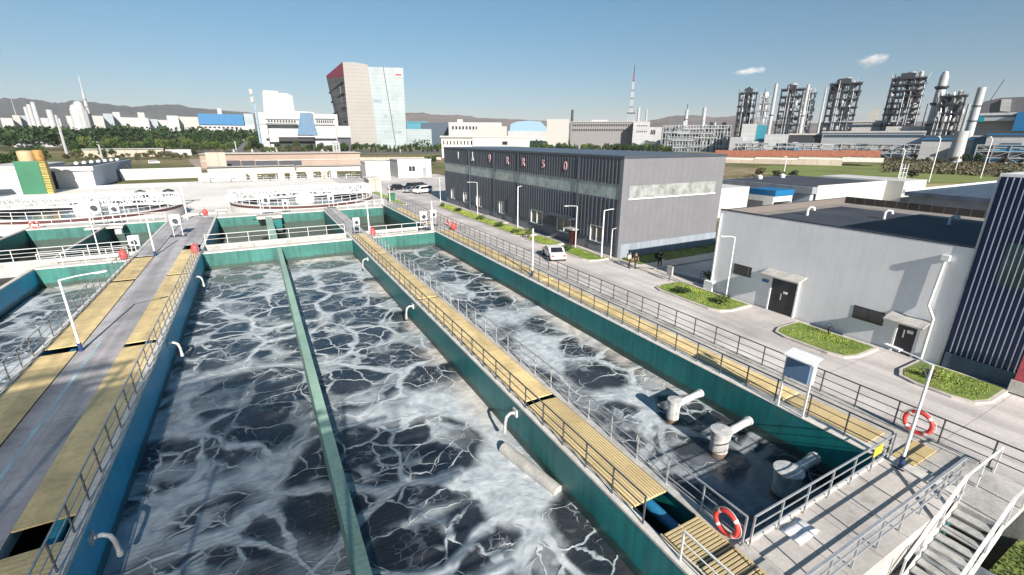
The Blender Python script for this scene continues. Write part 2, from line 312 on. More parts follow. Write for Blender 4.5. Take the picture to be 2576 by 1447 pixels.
def tracks(m, amt=0.22):
    n = m.node_tree.nodes; l = m.node_tree.links; b = n['Principled BSDF']; src = b.inputs['Base Color'].links[0].from_socket; tc = n.new('ShaderNodeTexCoord')
    mp = n.new('ShaderNodeMapping'); mp.inputs['Scale'].default_value = (0.9, 0.035, 1); l.new(tc.outputs['Object'], mp.inputs[0])
    a = nd(n, 'ShaderNodeTexNoise', Scale=1.0, Detail=4.0); l.new(mp.outputs[0], a.inputs['Vector']); r = ramp(n, l, a.outputs[0], [(0.38, 1 - amt), (0.55, 1.0)])
    c = nd(n, 'ShaderNodeTexNoise', Scale=0.55, Detail=7.0, Roughness=0.7); l.new(tc.outputs['Object'], c.inputs['Vector']); r2 = ramp(n, l, c.outputs[0], [(0.30, 0.70), (0.42, 1.0)])
    x = nd(n, 'ShaderNodeMix', data_type='RGBA', blend_type='MULTIPLY'); x.inputs[0].default_value = 1; l.new(src, x.inputs[6]); l.new(r.outputs[0], x.inputs[7])
    y = nd(n, 'ShaderNodeMix', data_type='RGBA', blend_type='MULTIPLY'); y.inputs[0].default_value = 1; l.new(x.outputs[2], y.inputs[6]); l.new(r2.outputs[0], y.inputs[7]); l.new(y.outputs[2], b.inputs['Base Color'])
tracks(paving_m); tracks(grey_walk, 0.3); tracks(deck_m, 0.12); tracks(yellow, 0.2)
def water_mat():
    m, n, l, b = newmat('foaming_dark_wastewater'); tc = n.new('ShaderNodeTexCoord'); O = tc.outputs['Object']
    def math2(op, a, c=None, v=None, clamp=False):
        x = nd(n, 'ShaderNodeMath', operation=op); x.use_clamp = clamp
        if hasattr(a, 'links'): l.new(a, x.inputs[0])
        else: x.inputs[0].default_value = a
        if c is not None:
            if hasattr(c, 'links'): l.new(c, x.inputs[1])
            else: x.inputs[1].default_value = c
        if v is not None:
            if hasattr(v, 'links'): l.new(v, x.inputs[2])
            else: x.inputs[2].default_value = v
        return x.outputs[0]
    def noise(scale, detail=3.0, vec=None, out=0, rough=0.5):
        x = nd(n, 'ShaderNodeTexNoise', Scale=scale, Detail=detail, Roughness=rough); l.new(vec or O, x.inputs['Vector']); return x.outputs[out]
    def warp(vec, scale, amp):
        x = nd(n, 'ShaderNodeTexNoise', Scale=scale, Detail=2.0); l.new(vec, x.inputs['Vector'])
        s = nd(n, 'ShaderNodeVectorMath', operation='SUBTRACT'); l.new(x.outputs['Color'], s.inputs[0]); s.inputs[1].default_value = (0.5, 0.5, 0.5)
        k = nd(n, 'ShaderNodeVectorMath', operation='SCALE'); l.new(s.outputs[0], k.inputs[0]); k.inputs['Scale'].default_value = amp
        a = nd(n, 'ShaderNodeVectorMath', operation='ADD'); l.new(vec, a.inputs[0]); l.new(k.outputs[0], a.inputs[1]); return a.outputs[0]
    spx = n.new('ShaderNodeSeparateXYZ'); l.new(O, spx.inputs[0])
    def nd2(ax, a, b_):
        r = nd(n, 'ShaderNodeMapRange'); l.new(spx.outputs[ax], r.inputs[0]); r.inputs[1].default_value = a; r.inputs[2].default_value = b_; return r.outputs[0]
    fl = nd(n, 'ShaderNodeVectorMath', operation='MULTIPLY'); l.new(O, fl.inputs[0]); fl.inputs[1].default_value = (1, 1, 0)
    v1 = warp(warp(fl.outputs[0], 0.16, 2.2), 0.8, 0.75); v2 = warp(warp(v1, 1.9, 0.26), 5.0, 0.05)
    def cells(scale, vec, lo, hi, wn):
        x = nd(n, 'ShaderNodeTexVoronoi', feature='DISTANCE_TO_EDGE', Scale=scale); l.new(vec, x.inputs['Vector'])
        wd = nd(n, 'ShaderNodeMapRange'); l.new(wn, wd.inputs[0]); wd.inputs[1].default_value = 0.34; wd.inputs[2].default_value = 0.66; wd.inputs[3].default_value = lo; wd.inputs[4].default_value = hi
        q = math2('DIVIDE', x.outputs['Distance'], math2('MAXIMUM', wd.outputs[0], 0.002))
        r = nd(n, 'ShaderNodeMapRange', interpolation_type='SMOOTHSTEP'); l.new(q, r.inputs[0]); r.inputs[1].default_value = 0.25; r.inputs[2].default_value = 1.0; r.inputs[3].default_value = 1; r.inputs[4].default_value = 0
        f1 = nd(n, 'ShaderNodeTexVoronoi', feature='F1', Scale=scale); l.new(vec, f1.inputs['Vector'])
        jn = nd(n, 'ShaderNodeMapRange', interpolation_type='SMOOTHSTEP'); l.new(f1.outputs['Distance'], jn.inputs[0]); jn.inputs[1].default_value = 0.60; jn.inputs[2].default_value = 0.74; jn.inputs[3].default_value = 0; jn.inputs[4].default_value = 1
        gate = nd(n, 'ShaderNodeMapRange'); l.new(wd.outputs[0], gate.inputs[0]); gate.inputs[1].default_value = 0.0; gate.inputs[2].default_value = 0.06
        return math2('MAXIMUM', r.outputs[0], math2('MULTIPLY', jn.outputs[0], gate.outputs[0]))
    big = cells(0.25, v1, 0.010, 0.098, noise(0.22, 2.0))
    mid = cells(0.55, v2, 0.004, 0.058, noise(0.36, 2.0))
    sm = cells(1.15, v2, -0.10, 0.065, noise(0.41, 2.0))
    sm = math2('MULTIPLY', sm, 0.8)
    fine = cells(3.0, v2, -0.16, 0.10, noise(0.7, 3.0)); fine = math2('MULTIPLY', fine, 0.3)
    f = math2('MAXIMUM', big, math2('MULTIPLY', mid, 0.92)); f = math2('MAXIMUM', f, sm); f = math2('MAXIMUM', f, fine)
    # milky drifting veils, stronger in the left lane
    sp = n.new('ShaderNodeSeparateXYZ'); l.new(O, sp.inputs[0])
    mpv = n.new('ShaderNodeMapping'); mpv.inputs['Scale'].default_value = (0.55, 1.0, 1); mpv.inputs['Rotation'].default_value = (0, 0, 0.5); l.new(v1, mpv.inputs[0])
    veil = nd(n, 'ShaderNodeMapRange', interpolation_type='SMOOTHSTEP'); l.new(noise(0.26, 6.0, mpv.outputs[0], rough=0.62), veil.inputs[0]); veil.inputs[1].default_value = 0.60; veil.inputs[2].default_value = 0.86; veil.inputs[3].default_value = 0; veil.inputs[4].default_value = 0.6
    left = nd(n, 'ShaderNodeMapRange'); l.new(sp.outputs[0], left.inputs[0]); left.inputs[1].default_value = 1.6; left.inputs[2].default_value = 0.4; left.inputs[3].default_value = 0.22; left.inputs[4].default_value = 1.0
    fary = nd(n, 'ShaderNodeMapRange', interpolation_type='SMOOTHSTEP'); l.new(sp.outputs[1], fary.inputs[0]); fary.inputs[1].default_value = 14; fary.inputs[2].default_value = 50; fary.inputs[3].default_value = 0.0; fary.inputs[4].default_value = 0.45
    vv = math2('MULTIPLY', veil.outputs[0], left.outputs[0]); vv = math2('ADD', vv, math2('MULTIPLY', fary.outputs[0], math2('MULTIPLY', veil.outputs[0], 0.5)))
    f = math2('ADD', f, vv, clamp=True)
    calm = math2('MULTIPLY', nd2(0, 11.5, 13.0), nd2(1, 13.5, 8.5)); f = math2('MULTIPLY', f, math2('SUBTRACT', 1.0, math2('MULTIPLY', calm, 0.6)))
    # scum packed against the walls: right side of the right and middle lanes, and the far cross wall
    def band(axis, a, c2):
        r = nd(n, 'ShaderNodeMapRange', interpolation_type='SMOOTHSTEP'); l.new(sp.outputs[axis], r.inputs[0]); r.inputs[1].default_value = a; r.inputs[2].default_value = c2; return r
    b1 = math2('MULTIPLY', band(0, 16.6, 18.0).outputs[0], band(1, 10.0, 20.0).outputs[0]); b2m = math2('MULTIPLY', math2('MULTIPLY', band(0, 6.6, 8.3).outputs[0], band(0, 9.0, 8.9).outputs[0]), band(1, 13.0, 19.0).outputs[0])
    b3 = band(1, 50.8, 52.6).outputs[0]
    wall = math2('MAXIMUM', math2('MAXIMUM', b1, b2m), b3)
    wn = nd(n, 'ShaderNodeMapRange', interpolation_type='SMOOTHSTEP'); l.new(noise(0.22, 5.0, v1), wn.inputs[0]); wn.inputs[1].default_value = 0.40; wn.inputs[2].default_value = 0.56
    scum = math2('MULTIPLY', wall, wn.outputs[0])
    dark = ramp(n, l, noise(0.5, 4.0), [(0.35, (0.015, 0.023, 0.035)), (0.65, (0.046, 0.050, 0.058))])
    frc = ramp(n, l, noise(2.2, 5.0, v2), [(0.3, (0.28, 0.33, 0.37)), (0.7, (0.55, 0.585, 0.605))])
    sc = ramp(n, l, noise(1.4, 6.0, v2), [(0.3, (0.34, 0.31, 0.28)), (0.68, (0.64, 0.61, 0.56))])
    mx = nd(n, 'ShaderNodeMix', data_type='RGBA'); l.new(f, mx.inputs[0]); l.new(dark.outputs[0], mx.inputs[6]); l.new(frc.outputs[0], mx.inputs[7])
    mx2 = nd(n, 'ShaderNodeMix', data_type='RGBA'); l.new(math2('MULTIPLY', scum, 0.85), mx2.inputs[0]); l.new(mx.outputs[2], mx2.inputs[6]); l.new(sc.outputs[0], mx2.inputs[7])
    l.new(mx2.outputs[2], b.inputs['Base Color'])
    tot = math2('MAXIMUM', f, scum)
    rg = nd(n, 'ShaderNodeMapRange'); l.new(tot, rg.inputs[0]); rg.inputs[3].default_value = 0.13; rg.inputs[4].default_value = 0.75; l.new(rg.outputs[0], b.inputs['Roughness'])
    h = math2('ADD', math2('MULTIPLY', tot, 0.6), math2('ADD', math2('MULTIPLY', noise(0.9, 3.0, v1), 1.2), math2('MULTIPLY', noise(5.0, 3.0), 0.14)))
    bp = nd(n, 'ShaderNodeBump', Strength=0.9, Distance=0.09); l.new(h, bp.inputs['Height']); l.new(bp.outputs[0], b.inputs['Normal'])
    return m
water_m = water_mat()
def still_mat():
    m, n, l, b = newmat('still_olive_tank_water'); tc = n.new('ShaderNodeTexCoord')
    a = nd(n, 'ShaderNodeTexNoise', Scale=0.5, Detail=5.0); l.new(tc.outputs['Object'], a.inputs['Vector'])
    r = ramp(n, l, a.outputs[0], [(0.4, (0.014, 0.018, 0.017)), (0.6, (0.035, 0.037, 0.032)), (0.74, (0.22, 0.21, 0.19))]); l.new(r.outputs[0], b.inputs['Base Color']); b.inputs['Roughness'].default_value = 0.12
    bp = nd(n, 'ShaderNodeBump', Strength=0.5, Distance=0.04); l.new(a.outputs[0], bp.inputs['Height']); l.new(bp.outputs[0], b.inputs['Normal']); return m
still_m = still_mat()

# ================================================================ GROUND, PAVING
GZ = -2.0
g = MB()      # one sheet with an opening for the sunken tanks
gx = [-9000, -26.2, 21.0, 9000]; gy = [-300, -11.0, 80.4, 14000]
g.add([(x, y, GZ) for y in gy for x in gx], [(j*4+i, j*4+i+1, (j+1)*4+i+1, (j+1)*4+i) for j in range(3) for i in range(3) if not (i == 1 and j == 1)]); struct('ground', g, ground_m)
struct('tank_floor', MB().box(-26.4, 21.0, -11.2, -2.0, -2.6, GZ - 0.02), concrete); struct('ground', MB().box(-26.3, -18.5, -2.0, 57, -2.6, GZ - 0.01), asphalt_m)
ZP = GZ + 0.02
p = MB(); p.box(21.2, 34.2, -30, 170, GZ - 0.3, ZP); p.box(34.2, 130, 25.8, 36.2, GZ - 0.3, ZP - 0.004); p.box(34.2, 60, 93.0, 170, GZ - 0.3, ZP - 0.006); struct('road', p, paving_m)
p = MB(); p.box(-75, 21.2, 81, 172, GZ - 0.3, ZP - 0.008); struct('yard_pavement', p, pave2_m)
p = MB(); p.box(34.2, 34.9, 25.9, 33.2, ZP, ZP + 0.12); p.box(34.3, 62, 33.0, 34.9, ZP, ZP + 0.12); p.box(33.5, 34.28, 26.0, 93, ZP, ZP + 0.115) ; struct('pavement', p, kerb_m)

# ================================================================ TANK WALLS
WZ = -1.8; DEEP = -5.0
def wall(name, x0, x1, y0, y1, paint, label, cat='tank wall', top=0.0, cap=None, capm=None, group=None, z0=DEEP):
    t = thing(name, ((x0+x1)/2, (y0+y1)/2, z0), label, cat, group)
    m = MB(); m.box(x0, x1, y0, y1, z0, top - 0.12); m.build('wall_face', paint, t)
    c = MB(); c.box(x0 - 0.012, x1 + 0.012, y0 - 0.012, y1 + 0.012, top - 0.12, top); c.build('coping', capm or white_conc, t, bevel=0.015)
    return t
struct('water', MB().grid(-18.0, 18.2, -2.0, 53.35, WZ, 60, 90, lambda x, y: 0.035*math.sin(x*0.9+math.sin(y*0.7)) * math.sin(y*0.8 + math.sin(x*0.6))), water_m)
struct('still_water', MB().box(-26, 18.2, 54.25, 77.6, -4.4, -2.55), still_m)
struct('tank_floor', MB().box(-60, 21.2, -12, 81, -6.0, -4.9), concrete)

wall('tank_wall', -18.45, -18.15, -2, 53.3, blue_paint, 'thin dark blue wall at the far left edge of the foaming tanks')
wall('tank_wall', -18.2, -11.62, 53.3, 54.3, teal, 'teal cross wall with cream top at the far end of the left tank')
wall('tank_wall', -5.9, 8.4, 53.3, 54.3, teal, 'teal cross wall with cream top behind the green partition')
wall('tank_wall', 10.62, 18.2, 53.3, 54.3, teal, 'teal cross wall with white top at the far end of the right hand tank')
wall('tank_wall', 8.4, 18.5, 3.75, 3.95, concrete, 'pale concrete wall below the near deck and stairs', top=-0.42)
pt = thing('partition_wall', (0.95, 25, DEEP), 'pale green low partition running down the middle of the left foaming tank', 'partition wall')
MB().box(0.76, 1.16, -2, 53.3, DEEP, -0.06).build('wall_face', pale_green, pt, bevel=0.02)
# second row of tanks
for x0, x1, la in [(-26.0, -18.2, 'leftmost'), (-17.9, -10.3, 'second from the left'), (-7.8, 0.2, 'middle'), (1.05, 8.4, 'fourth'), (10.62, 17.7, 'rightmost')]:
    wall('end_wall', x0, x1, 77.5, 80.6, teal, {'leftmost': 'teal end wall of the back tank farthest left, below a red lifebuoy', 'second from the left': 'teal end wall of the back tank left of the grey walkway', 'middle': 'teal end wall of the back tank between grey walkway and sluice posts', 'fourth': 'bright teal end wall of the back tank left of the middle walkway', 'rightmost': 'teal end wall of the back tank beside the right hand road'}[la], 'end wall', z0=-5)
wall('tank_wall', -18.2, -17.9, 57.3, 80.6, teal_dark, 'dark green slanting divider wall between the two left back tanks', capm=concrete)
wall('tank_wall', -26.4, -26.0, 57.3, 80.6, teal_dark, 'dark green wall at the outer left edge of the back tanks', capm=concrete)
wall('tank_wall', -26.0, -11.62, 57.0, 57.4, concrete, 'grey channel wall behind the left cross wall')
wall('tank_wall', -5.9, 8.4, 57.0, 57.4, concrete, 'grey channel wall behind the middle cross wall')
wall('tank_wall', 10.62, 18.2, 57.0, 57.4, concrete, 'grey channel wall behind the right cross wall')
wall('divider_wall', 0.2, 1.05, 57.4, 80.6, pale_green, 'olive green divider wall with an open slot behind the partition', 'divider wall', capm=pale_green)

# ---- middle walkway
def pipes(parent, pts_list, r, m):
    for pts in pts_list: MB().tube(pts, r, 10).build('pipe', m, parent, smooth=True)
mw = thing('walkway', (9.5, 30, DEEP), 'narrow walkway of yellow boards between the two foaming tanks', 'walkway')
MB().box(8.4, 8.58, 3.0, 80, DEEP, -0.01).build('side_wall', teal_dark, mw)
MB().box(8.385, 8.66, 3.0, 80, -0.01, 0.10).build('kerb', white_conc, mw, bevel=0.015)
MB().box(10.30, 10.62, 3.0, 80, DEEP, 0.0).build('side_wall', teal_dark, mw)
MB().box(10.22, 10.635, 3.0, 80, 0.0, 0.06).build('kerb', concrete, mw, bevel=0.015)
MB().box(8.58, 10.30, 3.0, 80, -1.3, -1.1).build('channel_floor', black_m, mw)
pipes(mw, [[(9.0, 3.6, -0.55), (9.0, 17, -0.55)]], 0.16, pipe_blue); pipes(mw, [[(9.75, 3.6, -0.5), (9.75, 17, -0.5)]], 0.19, pipe_blue)
def boards(parent, x0, x1, y0, y1, seg, m, z=0.06, arch=0.05, name='cover_board'):
    y = y0; k = 0
    while y < y1 - 0.1:
        e = min(y + seg, y1); b = MB(); xm = (x0+x1)/2; pr = []
        for i in range(7):
            t = i/6; pr.append((x0 + (x1-x0)*t, z + arch*math.sin(math.pi*t)))
        pr += [(x1, z-0.05), (x0, z-0.05)]
        b.prism(pr, 'y', y + 0.012, e - 0.012); b.build(name, m, parent); y = e; k += 1
boards(mw, 8.70, 10.2, 8.15, 14.55, 2.15, yellow_rib)
for a, b_ in [(14.9, 29.7), (30.0, 44.8), (45.1, 55.5)]: boards(mw, 8.72, 10.2, a, b_, 4.95, yellow, arch=0.03)
boards(mw, 8.72, 10.2, 56, 80, 6.0, grey_walk, arch=0.0, name='deck_plate')
gr = MB()
for i in range(23): gr.box(8.72, 10.18, 4.35 + i*0.114, 4.35 + i*0.114 + 0.068, 0.05, 0.10)
gr.box(8.70, 8.76, 4.3, 6.98, 0.03, 0.105); gr.box(10.15, 10.21, 4.3, 6.98, 0.03, 0.105); gr.box(9.42, 9.47, 4.3, 6.98, 0.02, 0.09)
gr.build('slatted_grate', mat('straw_yellow_grate', (0.62, 0.50, 0.28), 0.6, var=0.15), mw)
MB().box(8.70, 10.2, 4.3, 6.98, -0.12, -0.06).build('grate_tray', dark_steel, mw)

# ---- right walkway
rw = thing('walkway', (19.6, 30, DEEP), 'yellow boarded walkway between the right hand tank and the road', 'walkway')
MB().box(18.2, 18.5, 3.55, 80, DEEP, -0.01).build('side_wall', teal_dark, rw)
MB().box(18.185, 18.72, 3.55, 80, -0.01, 0.05).build('kerb', white_conc, rw, bevel=0.015)
MB().box(18.5, 21.2, 3.55, 80.6, -0.35, -0.012).build('slab', concrete, rw)
MB().box(20.9, 21.2, -20, 80.6, -5, -0.35).build('side_wall', concrete, rw)
MB().box(20.85, 21.22, 3.9, 80.6, -0.012, 0.05).build('kerb', concrete, rw, bevel=0.015)
boards(rw, 18.85, 20.05, 6.35, 9.6, 1.6, yellow_rib, arch=0.02)
for a, b_ in [(9.7, 29.6), (29.75, 53.2)]: boards(rw, 18.85, 20.05, a, b_, 4.95, yellow, arch=0.03)
boards(rw, 18.85, 20.0, 58.4, 74, 5.2, yellow, arch=0.03)
boards(rw, 18.75, 20.5, 4.9, 5.6, 0.7, yellow_rib, z=0.05, arch=0)

# ---- left walkway
lw = thing('walkway', (-8.7, 30, DEEP), 'wide grey walkway flanked by two rows of yellow boards on the left', 'walkway')
MB().box(-6.15, -5.9, -2, 80, DEEP, -0.01).build('side_wall', blue_paint, lw)
MB().box(-6.22, -5.885, -2, 80, -0.01, 0.09).build('kerb', white_conc, lw, bevel=0.015)
MB().box(-11.62, -11.4, -2, 80, DEEP, -0.01).build('side_wall', blue_paint, lw)
MB().box(-11.635, -11.34, -2, 80, -0.01, 0.09).build('kerb', white_conc, lw, bevel=0.015)
MB().box(-9.74, -7.74, -2, 80, -0.4, 0.03).build('centre_slab', grey_walk, lw, bevel=0.01)
MB().box(-9.08, -8.94, -2, 31.5, 0.03, 0.036).build('cable_strip', mat('pale_blue_worn_strip', (0.36, 0.52, 0.58), 0.7, var=0.4, vs=0.8, c2=(0.3, 0.33, 0.36)), lw)
MB().box(-11.4, -6.15, -2, 80, -1.5, -1.3).build('channel_floor', black_m, lw)
pipes(lw, [[(-6.9, -2, -0.6), (-6.9, 48, -0.6)]], 0.17, mat('sky_blue_pipe', (0.05, 0.42, 0.62), 0.35, var=0.1))
pipes(lw, [[(-10.5, -2, -0.6), (-10.5, 48, -0.6)]], 0.17, pipe_blue)
for a, b_ in [(-2, 14.85), (15.95, 29.8), (30.4, 45.1), (45.6, 55.6)]:
    boards(lw, -7.72, -6.28, a, b_, 15, yellow, arch=0.0)
for a, b_ in [(-2, 14.85), (15.95, 30.5), (31.4, 44.9), (45.5, 53.6)]:
    boards(lw, -11.3, -9.78, a, b_, 15, yellow, arch=0.0)
boards(lw, -7.7, -6.28, 58, 78, 10, grey_walk, arch=0.0, name='deck_plate'); boards(lw, -11.3, -9.8, 54.3, 78, 12, grey_walk, arch=0.0, name='deck_plate')

# ---- near deck, landing and stairs
dk = thing('deck', (15, 4.6, -0.4), 'slabbed concrete deck with a white board lying on it by the near corner', 'deck')
MB().box(8.4, 18.5, 3.55, 5.6, -0.40, 0.0).build('slab', deck_m, dk)
MB().box(10.6, 18.5, 5.60, 5.72, -0.34, 0.07).build('kerb', white_conc, dk, bevel=0.015)
MB().box(8.4, 18.2, 5.6, 5.75, DEEP, -0.36).build('wall_face', teal_dark, dk)
MB().box(18.5, 20.85, 3.55, 4.88, -0.30, -0.004).build('slab', concrete, dk)
st = thing('staircase', (17, 2.9, GZ), 'concrete stair with steel treads dropping from the landing towards the camera', 'staircase')
MB().box(17.95, 20.9, 2.4, 3.55, -0.30, -0.008).build('landing', concrete, st)
for i in range(9):
    x1 = 17.95 - 0.29*i; z = -0.19 - 0.178*i
    MB().box(x1 - 0.33, x1, 2.46, 3.42, z - 0.05, z).build('tread', mat('worn_grey_step', (0.45, 0.45, 0.44), 0.8, var=0.2, vs=3) if i == 0 else MATS['worn_grey_step'], st, bevel=0.008)
s1 = MB()
for y in (2.38, 3.44):
    s1.prism([(18.0, 0.02), (18.0, -0.32), (15.05, -2.13), (14.7, -2.0), (15.1, -1.78)], 'y', y, y + 0.06)
s1.build('stringer', white_steel, st)
def stair_rail(y):
    top = MB(); top.bar((18.05, y, 1.0), (15.1, y, -0.82), 0.075); top.bar((18.05, y, 1.0), (20.9, y, 1.0), 0.05)
    if y < 3: top.bar((20.9, y, 1.0), (20.9, y, -0.1), 0.06)
    top.build('handrail', white_steel, st)
    md = MB(); md.bar((18.05, y, 0.5), (15.1, y, -1.32), 0.03); md.bar((18.05, y, 0.5), (20.9, y, 0.5), 0.03); None
    for k in range(4): x = 18.05 - k*0.98; z = -0.61*k; MB().bar((x, y, z - 0.05), (x, y, z + 1.0), 0.05).build('post', white_steel, st)
    for x in (19.4, 20.85): MB().bar((x, y, 0), (x, y, 1.0), 0.05).build('post', white_steel, st)
stair_rail(2.41); stair_rail(3.47)

# ================================================================ RAILINGS
def railing(p, q, step, label, m=galv, post_m=None, h=1.1, rails=(1.1, 0.73, 0.38), z=0.0, pw=0.045, group=None, t=0.045):
    p = Vector((p[0], p[1], z)); q = Vector((q[0], q[1], z)); L = (q - p).length; d = (q - p).normalized(); n = max(1, round(L/step))
    o = thing('railing', tuple((p+q)/2), label, 'railing', group)
    for i in range(n + 1):
        a = p + d*(L*i/n); MB().box(a.x - pw/2, a.x + pw/2, a.y - pw/2, a.y + pw/2, a.z, a.z + h).build('post', post_m or m, o)
    nm = {0: 'top_rail', 1: 'mid_rail', 2: 'lower_rail'}
    for i, r in enumerate(rails):
        MB().bar(p + Vector((0, 0, r)), q + Vector((0, 0, r)), t if i == 0 else t*0.62).build(nm.get(i, 'lower_rail'), m, o)
    return o
dp = mat('shade_dark_zinc', (0.14, 0.145, 0.16), 0.45, 0.4, var=0.15, vs=3)  # zinc darkened to imitate shade on posts and rails
railing((8.52, 7.5), (8.52, 53.0), 1.39, 'left railing of the middle yellow walkway above the partitioned tank', dp, dp)
railing((8.52, 4.2), (8.52, 6.1), 1.39, 'short pale rail beside the slatted grate at the bottom of the picture', white_steel)
railing((10.42, 5.62), (10.42, 52.9), 1.39, 'right railing of the middle walkway that carries the lifebuoy by the deck corner', galv)
railing((18.42, 5.62), (18.42, 53.1), 1.38, 'railing along the tank edge of the right hand yellow walkway', dp, dp)
railing((21.0, -2), (21.0, 80), 1.405, 'dark railing between the right hand yellow walkway and the road', dp, dp)
railing((10.62, 5.52), (18.42, 5.52), 1.3, 'silver railing across the deck edge above the three capped pipes', galv)
railing((8.6, 3.81), (18.9, 3.81), 1.35, 'silver outer railing of the near deck beside the stairs', galv, rails=(1.1, 0.72, 0.36), t=0.07)
railing((-6.08, -2), (-6.08, 53.3), 1.4, 'railing on the blue tank edge of the wide left walkway', galv, dp)
railing((-11.5, -2), (-11.5, 53.3), 1.4, 'railing on the outer left edge of the wide left walkway', galv, dp)
railing((-18.0, 54.1), (-11.7, 54.1), 1.6, 'white railing on the left cross wall beside the red bag', white_steel)
railing((-26.0, 57.2), (-11.7, 57.2), 1.7, 'white railing on the channel wall left of the wide walkway', white_steel)
railing((-5.8, 57.2), (8.3, 57.2), 2.0, 'white railing on the channel wall behind the pale green partition', white_steel, rails=(1.1, 0.6))
railing((10.7, 54.1), (18.1, 54.1), 1.8, 'white railing on the cross wall at the far end of the right tank', white_steel, rails=(1.1, 0.6))
railing((8.52, 57.5), (8.52, 77), 1.9, 'dark railing on the left of the distant stretch of the middle walkway', dp, dp)
railing((18.42, 58), (18.42, 77), 1.9, 'dark railing beside the short distant row of yellow boards', dp, dp)
railing((-42, 82), (-19, 82), 2.0, 'white railing in front of the left round clarifier', white_steel, rails=(1.1, 0.55), z=-0.6)
railing((10.7, 78.2), (18.0, 78.2), 1.5, 'white railing on the rightmost back tank end wall', white_steel, rails=(1.1, 0.55))
railing((-17.5, 78.2), (-11.9, 78.2), 1.5, 'white railing on the end wall left of the grey walkway', white_steel, rails=(1.1, 0.55))

# ================================================================ DECK OBJECTS
pb = thing('board', (12.4, 5.1, 0.0), 'white warped sheet lying flat on the near deck', 'board')
vs = []; 
for j in range(5):
    for i in range(6):
        u = i/5; v = j/4; x = 11.95 + 0.92*u; y = 4.85 + 0.6*v + 0.02*u; vs.append((x, y, 0.03 + 0.05*(u**3)*(1-v) + 0.02*math.sin(u*7)*v))
b = MB(); b.add(vs, [(j*6+i, j*6+i+1, (j+1)*6+i+1, (j+1)*6+i) for j in range(4) for i in range(5)]); sh = b.build('sheet', paper_m, pb, smooth=True); so_ = sh.modifiers.new('thick', 'SOLIDIFY'); so_.thickness = 0.02
MB().box(12.25, 12.65, 5.0, 5.012, 0.052, 0.056).box(12.2, 12.5, 5.12, 5.13, 0.052, 0.056).build('printed_lines', galv, pb)

def lifebuoy(loc, label, normal, rr=0.36, r=0.075):
    t = thing('lifebuoy', loc, label, 'lifebuoy', local=True)
    def P(a, k=1.0): 
        u, v = math.cos(a)*rr*k, math.sin(a)*rr*k
        return (0, u, v) if normal == 'x' else (u, 0, v)
    ring = MB(); N = 40
    ring.tube([P(2*math.pi*i/N) for i in range(N)] + [P(0), P(2*math.pi/N)], r, 12); ring.build('ring', red_foam, t, smooth=True)
    for k in range(4):
        a = math.pi/4 + k*math.pi/2; tb = MB(); tb.tube([P(a + (i-2)*0.055) for i in range(5)], r*1.06, 12); tb.build('reflective_band', white_tape, t, smooth=True)
    rp = MB()
    for k in range(4):
        a0 = math.pi/4 + k*math.pi/2
        rp.tube([P(a0 + j*math.pi/16, 1.22 + 0.10*math.sin(math.pi*j/8)) for j in range(9)], 0.012, 5)
    rp.build('grab_rope', rope_m, t)
    return t
lifebuoy((10.33, 6.1, 0.52), 'red lifebuoy with white bands hung on the walkway rail by the slatted grate', 'x', 0.35)
lifebuoy((20.88, 5.75, 0.62), 'red lifebuoy with white bands on the road railing behind the near lamp post', 'x', 0.42)
lifebuoy((-25.2, 77.9, 0.5), 'small distant red lifebuoy on the railing at the far left back tank', 'y', 0.4)
lifebuoy((20.9, 55.6, 0.55), 'small red lifebuoy on the road railing beside the far cross wall', 'x', 0.36)
ws = thing('warning_sign', (17.15, 5.48, 0.95), 'small plain yellow sign plate on the deck railing by the lamp', 'sign')
MB().box(16.86, 17.42, 5.455, 5.475, 0.72, 1.08).build('plate', yellow_sign, ws)
def hung_bag(loc, label):
    t = thing('bag', loc, label, 'bag', local=True)
    MB().lathe([(0.05, 0.9), (0.12, 0.85), (0.30, 0.6), (0.36, 0.3), (0.28, 0.05), (0.0, 0.0)], 0, 0, 10).build('sack', red_foam, t, smooth=True); MB().tube([(0, 0, 0.88), (0.05, 0, 1.0), (0, 0, 1.1)], 0.02).build('strap', dark_steel, t)
hung_bag((-12.0, 53.6, 0.1), 'crimson bag hanging at the corner of the left cross wall railing')
hung_bag((-6.4, 53.5, 0.1), 'orange red bag hanging where the blue tank railing meets the cross wall')
hung_bag((10.9, 53.9, 0.1), 'red bag at the left end of the cross wall railing beside the middle walkway')
hung_bag((20.6, 53.0, 0.1), 'red bag tied to the road railing near the far cross wall')
hung_bag((-7.4, 80.0, 0.1), 'pink red bag beside the end of the grey walkway')

# ---- lamp posts
def lamp(loc, h, label, arm=(0, 1.3), base_blue=True, r=0.055, z_lift=0.0, brace=False, group=None):
    t = thing('street_lamp', loc, label, 'street lamp', group, local=True)
    MB().tube([(0, 0, 0), (0, 0, h)], r, 10, rs=[r*1.15, r*0.85]).build('pole', white_steel, t, smooth=True)
    if base_blue:
        MB().tube([(0, 0, 0), (0, 0, 0.5)], r*1.6, 10).build('blue_sleeve', blue_steel, t, smooth=True)
        MB().box(-0.16, 0.16, -0.16, 0.16, 0, 0.03).build('base_plate', dark_steel, t)
    ax, ay = arm; L = math.hypot(ax, ay)
    if L > 0:
        MB().tube([(0, 0, h - 0.02), (ax*0.5, ay*0.5, h + 0.06), (ax, ay, h + 0.08)], r*0.55, 8).build('arm', white_steel, t, smooth=True)
        ux, uy = ax/L, ay/L; hd = MB()
        hd.bar((ax, ay, h + 0.07), (ax + ux*0.5, ay + uy*0.5, h + 0.09), 0.2, 0.07); hd.build('lamp_head', white_steel, t)
        if brace: MB().tube([(0, 0, h - 0.5), (ax*0.42, ay*0.42, h + 0.04)], r*0.3, 6).build('brace', white_steel, t)
    return t
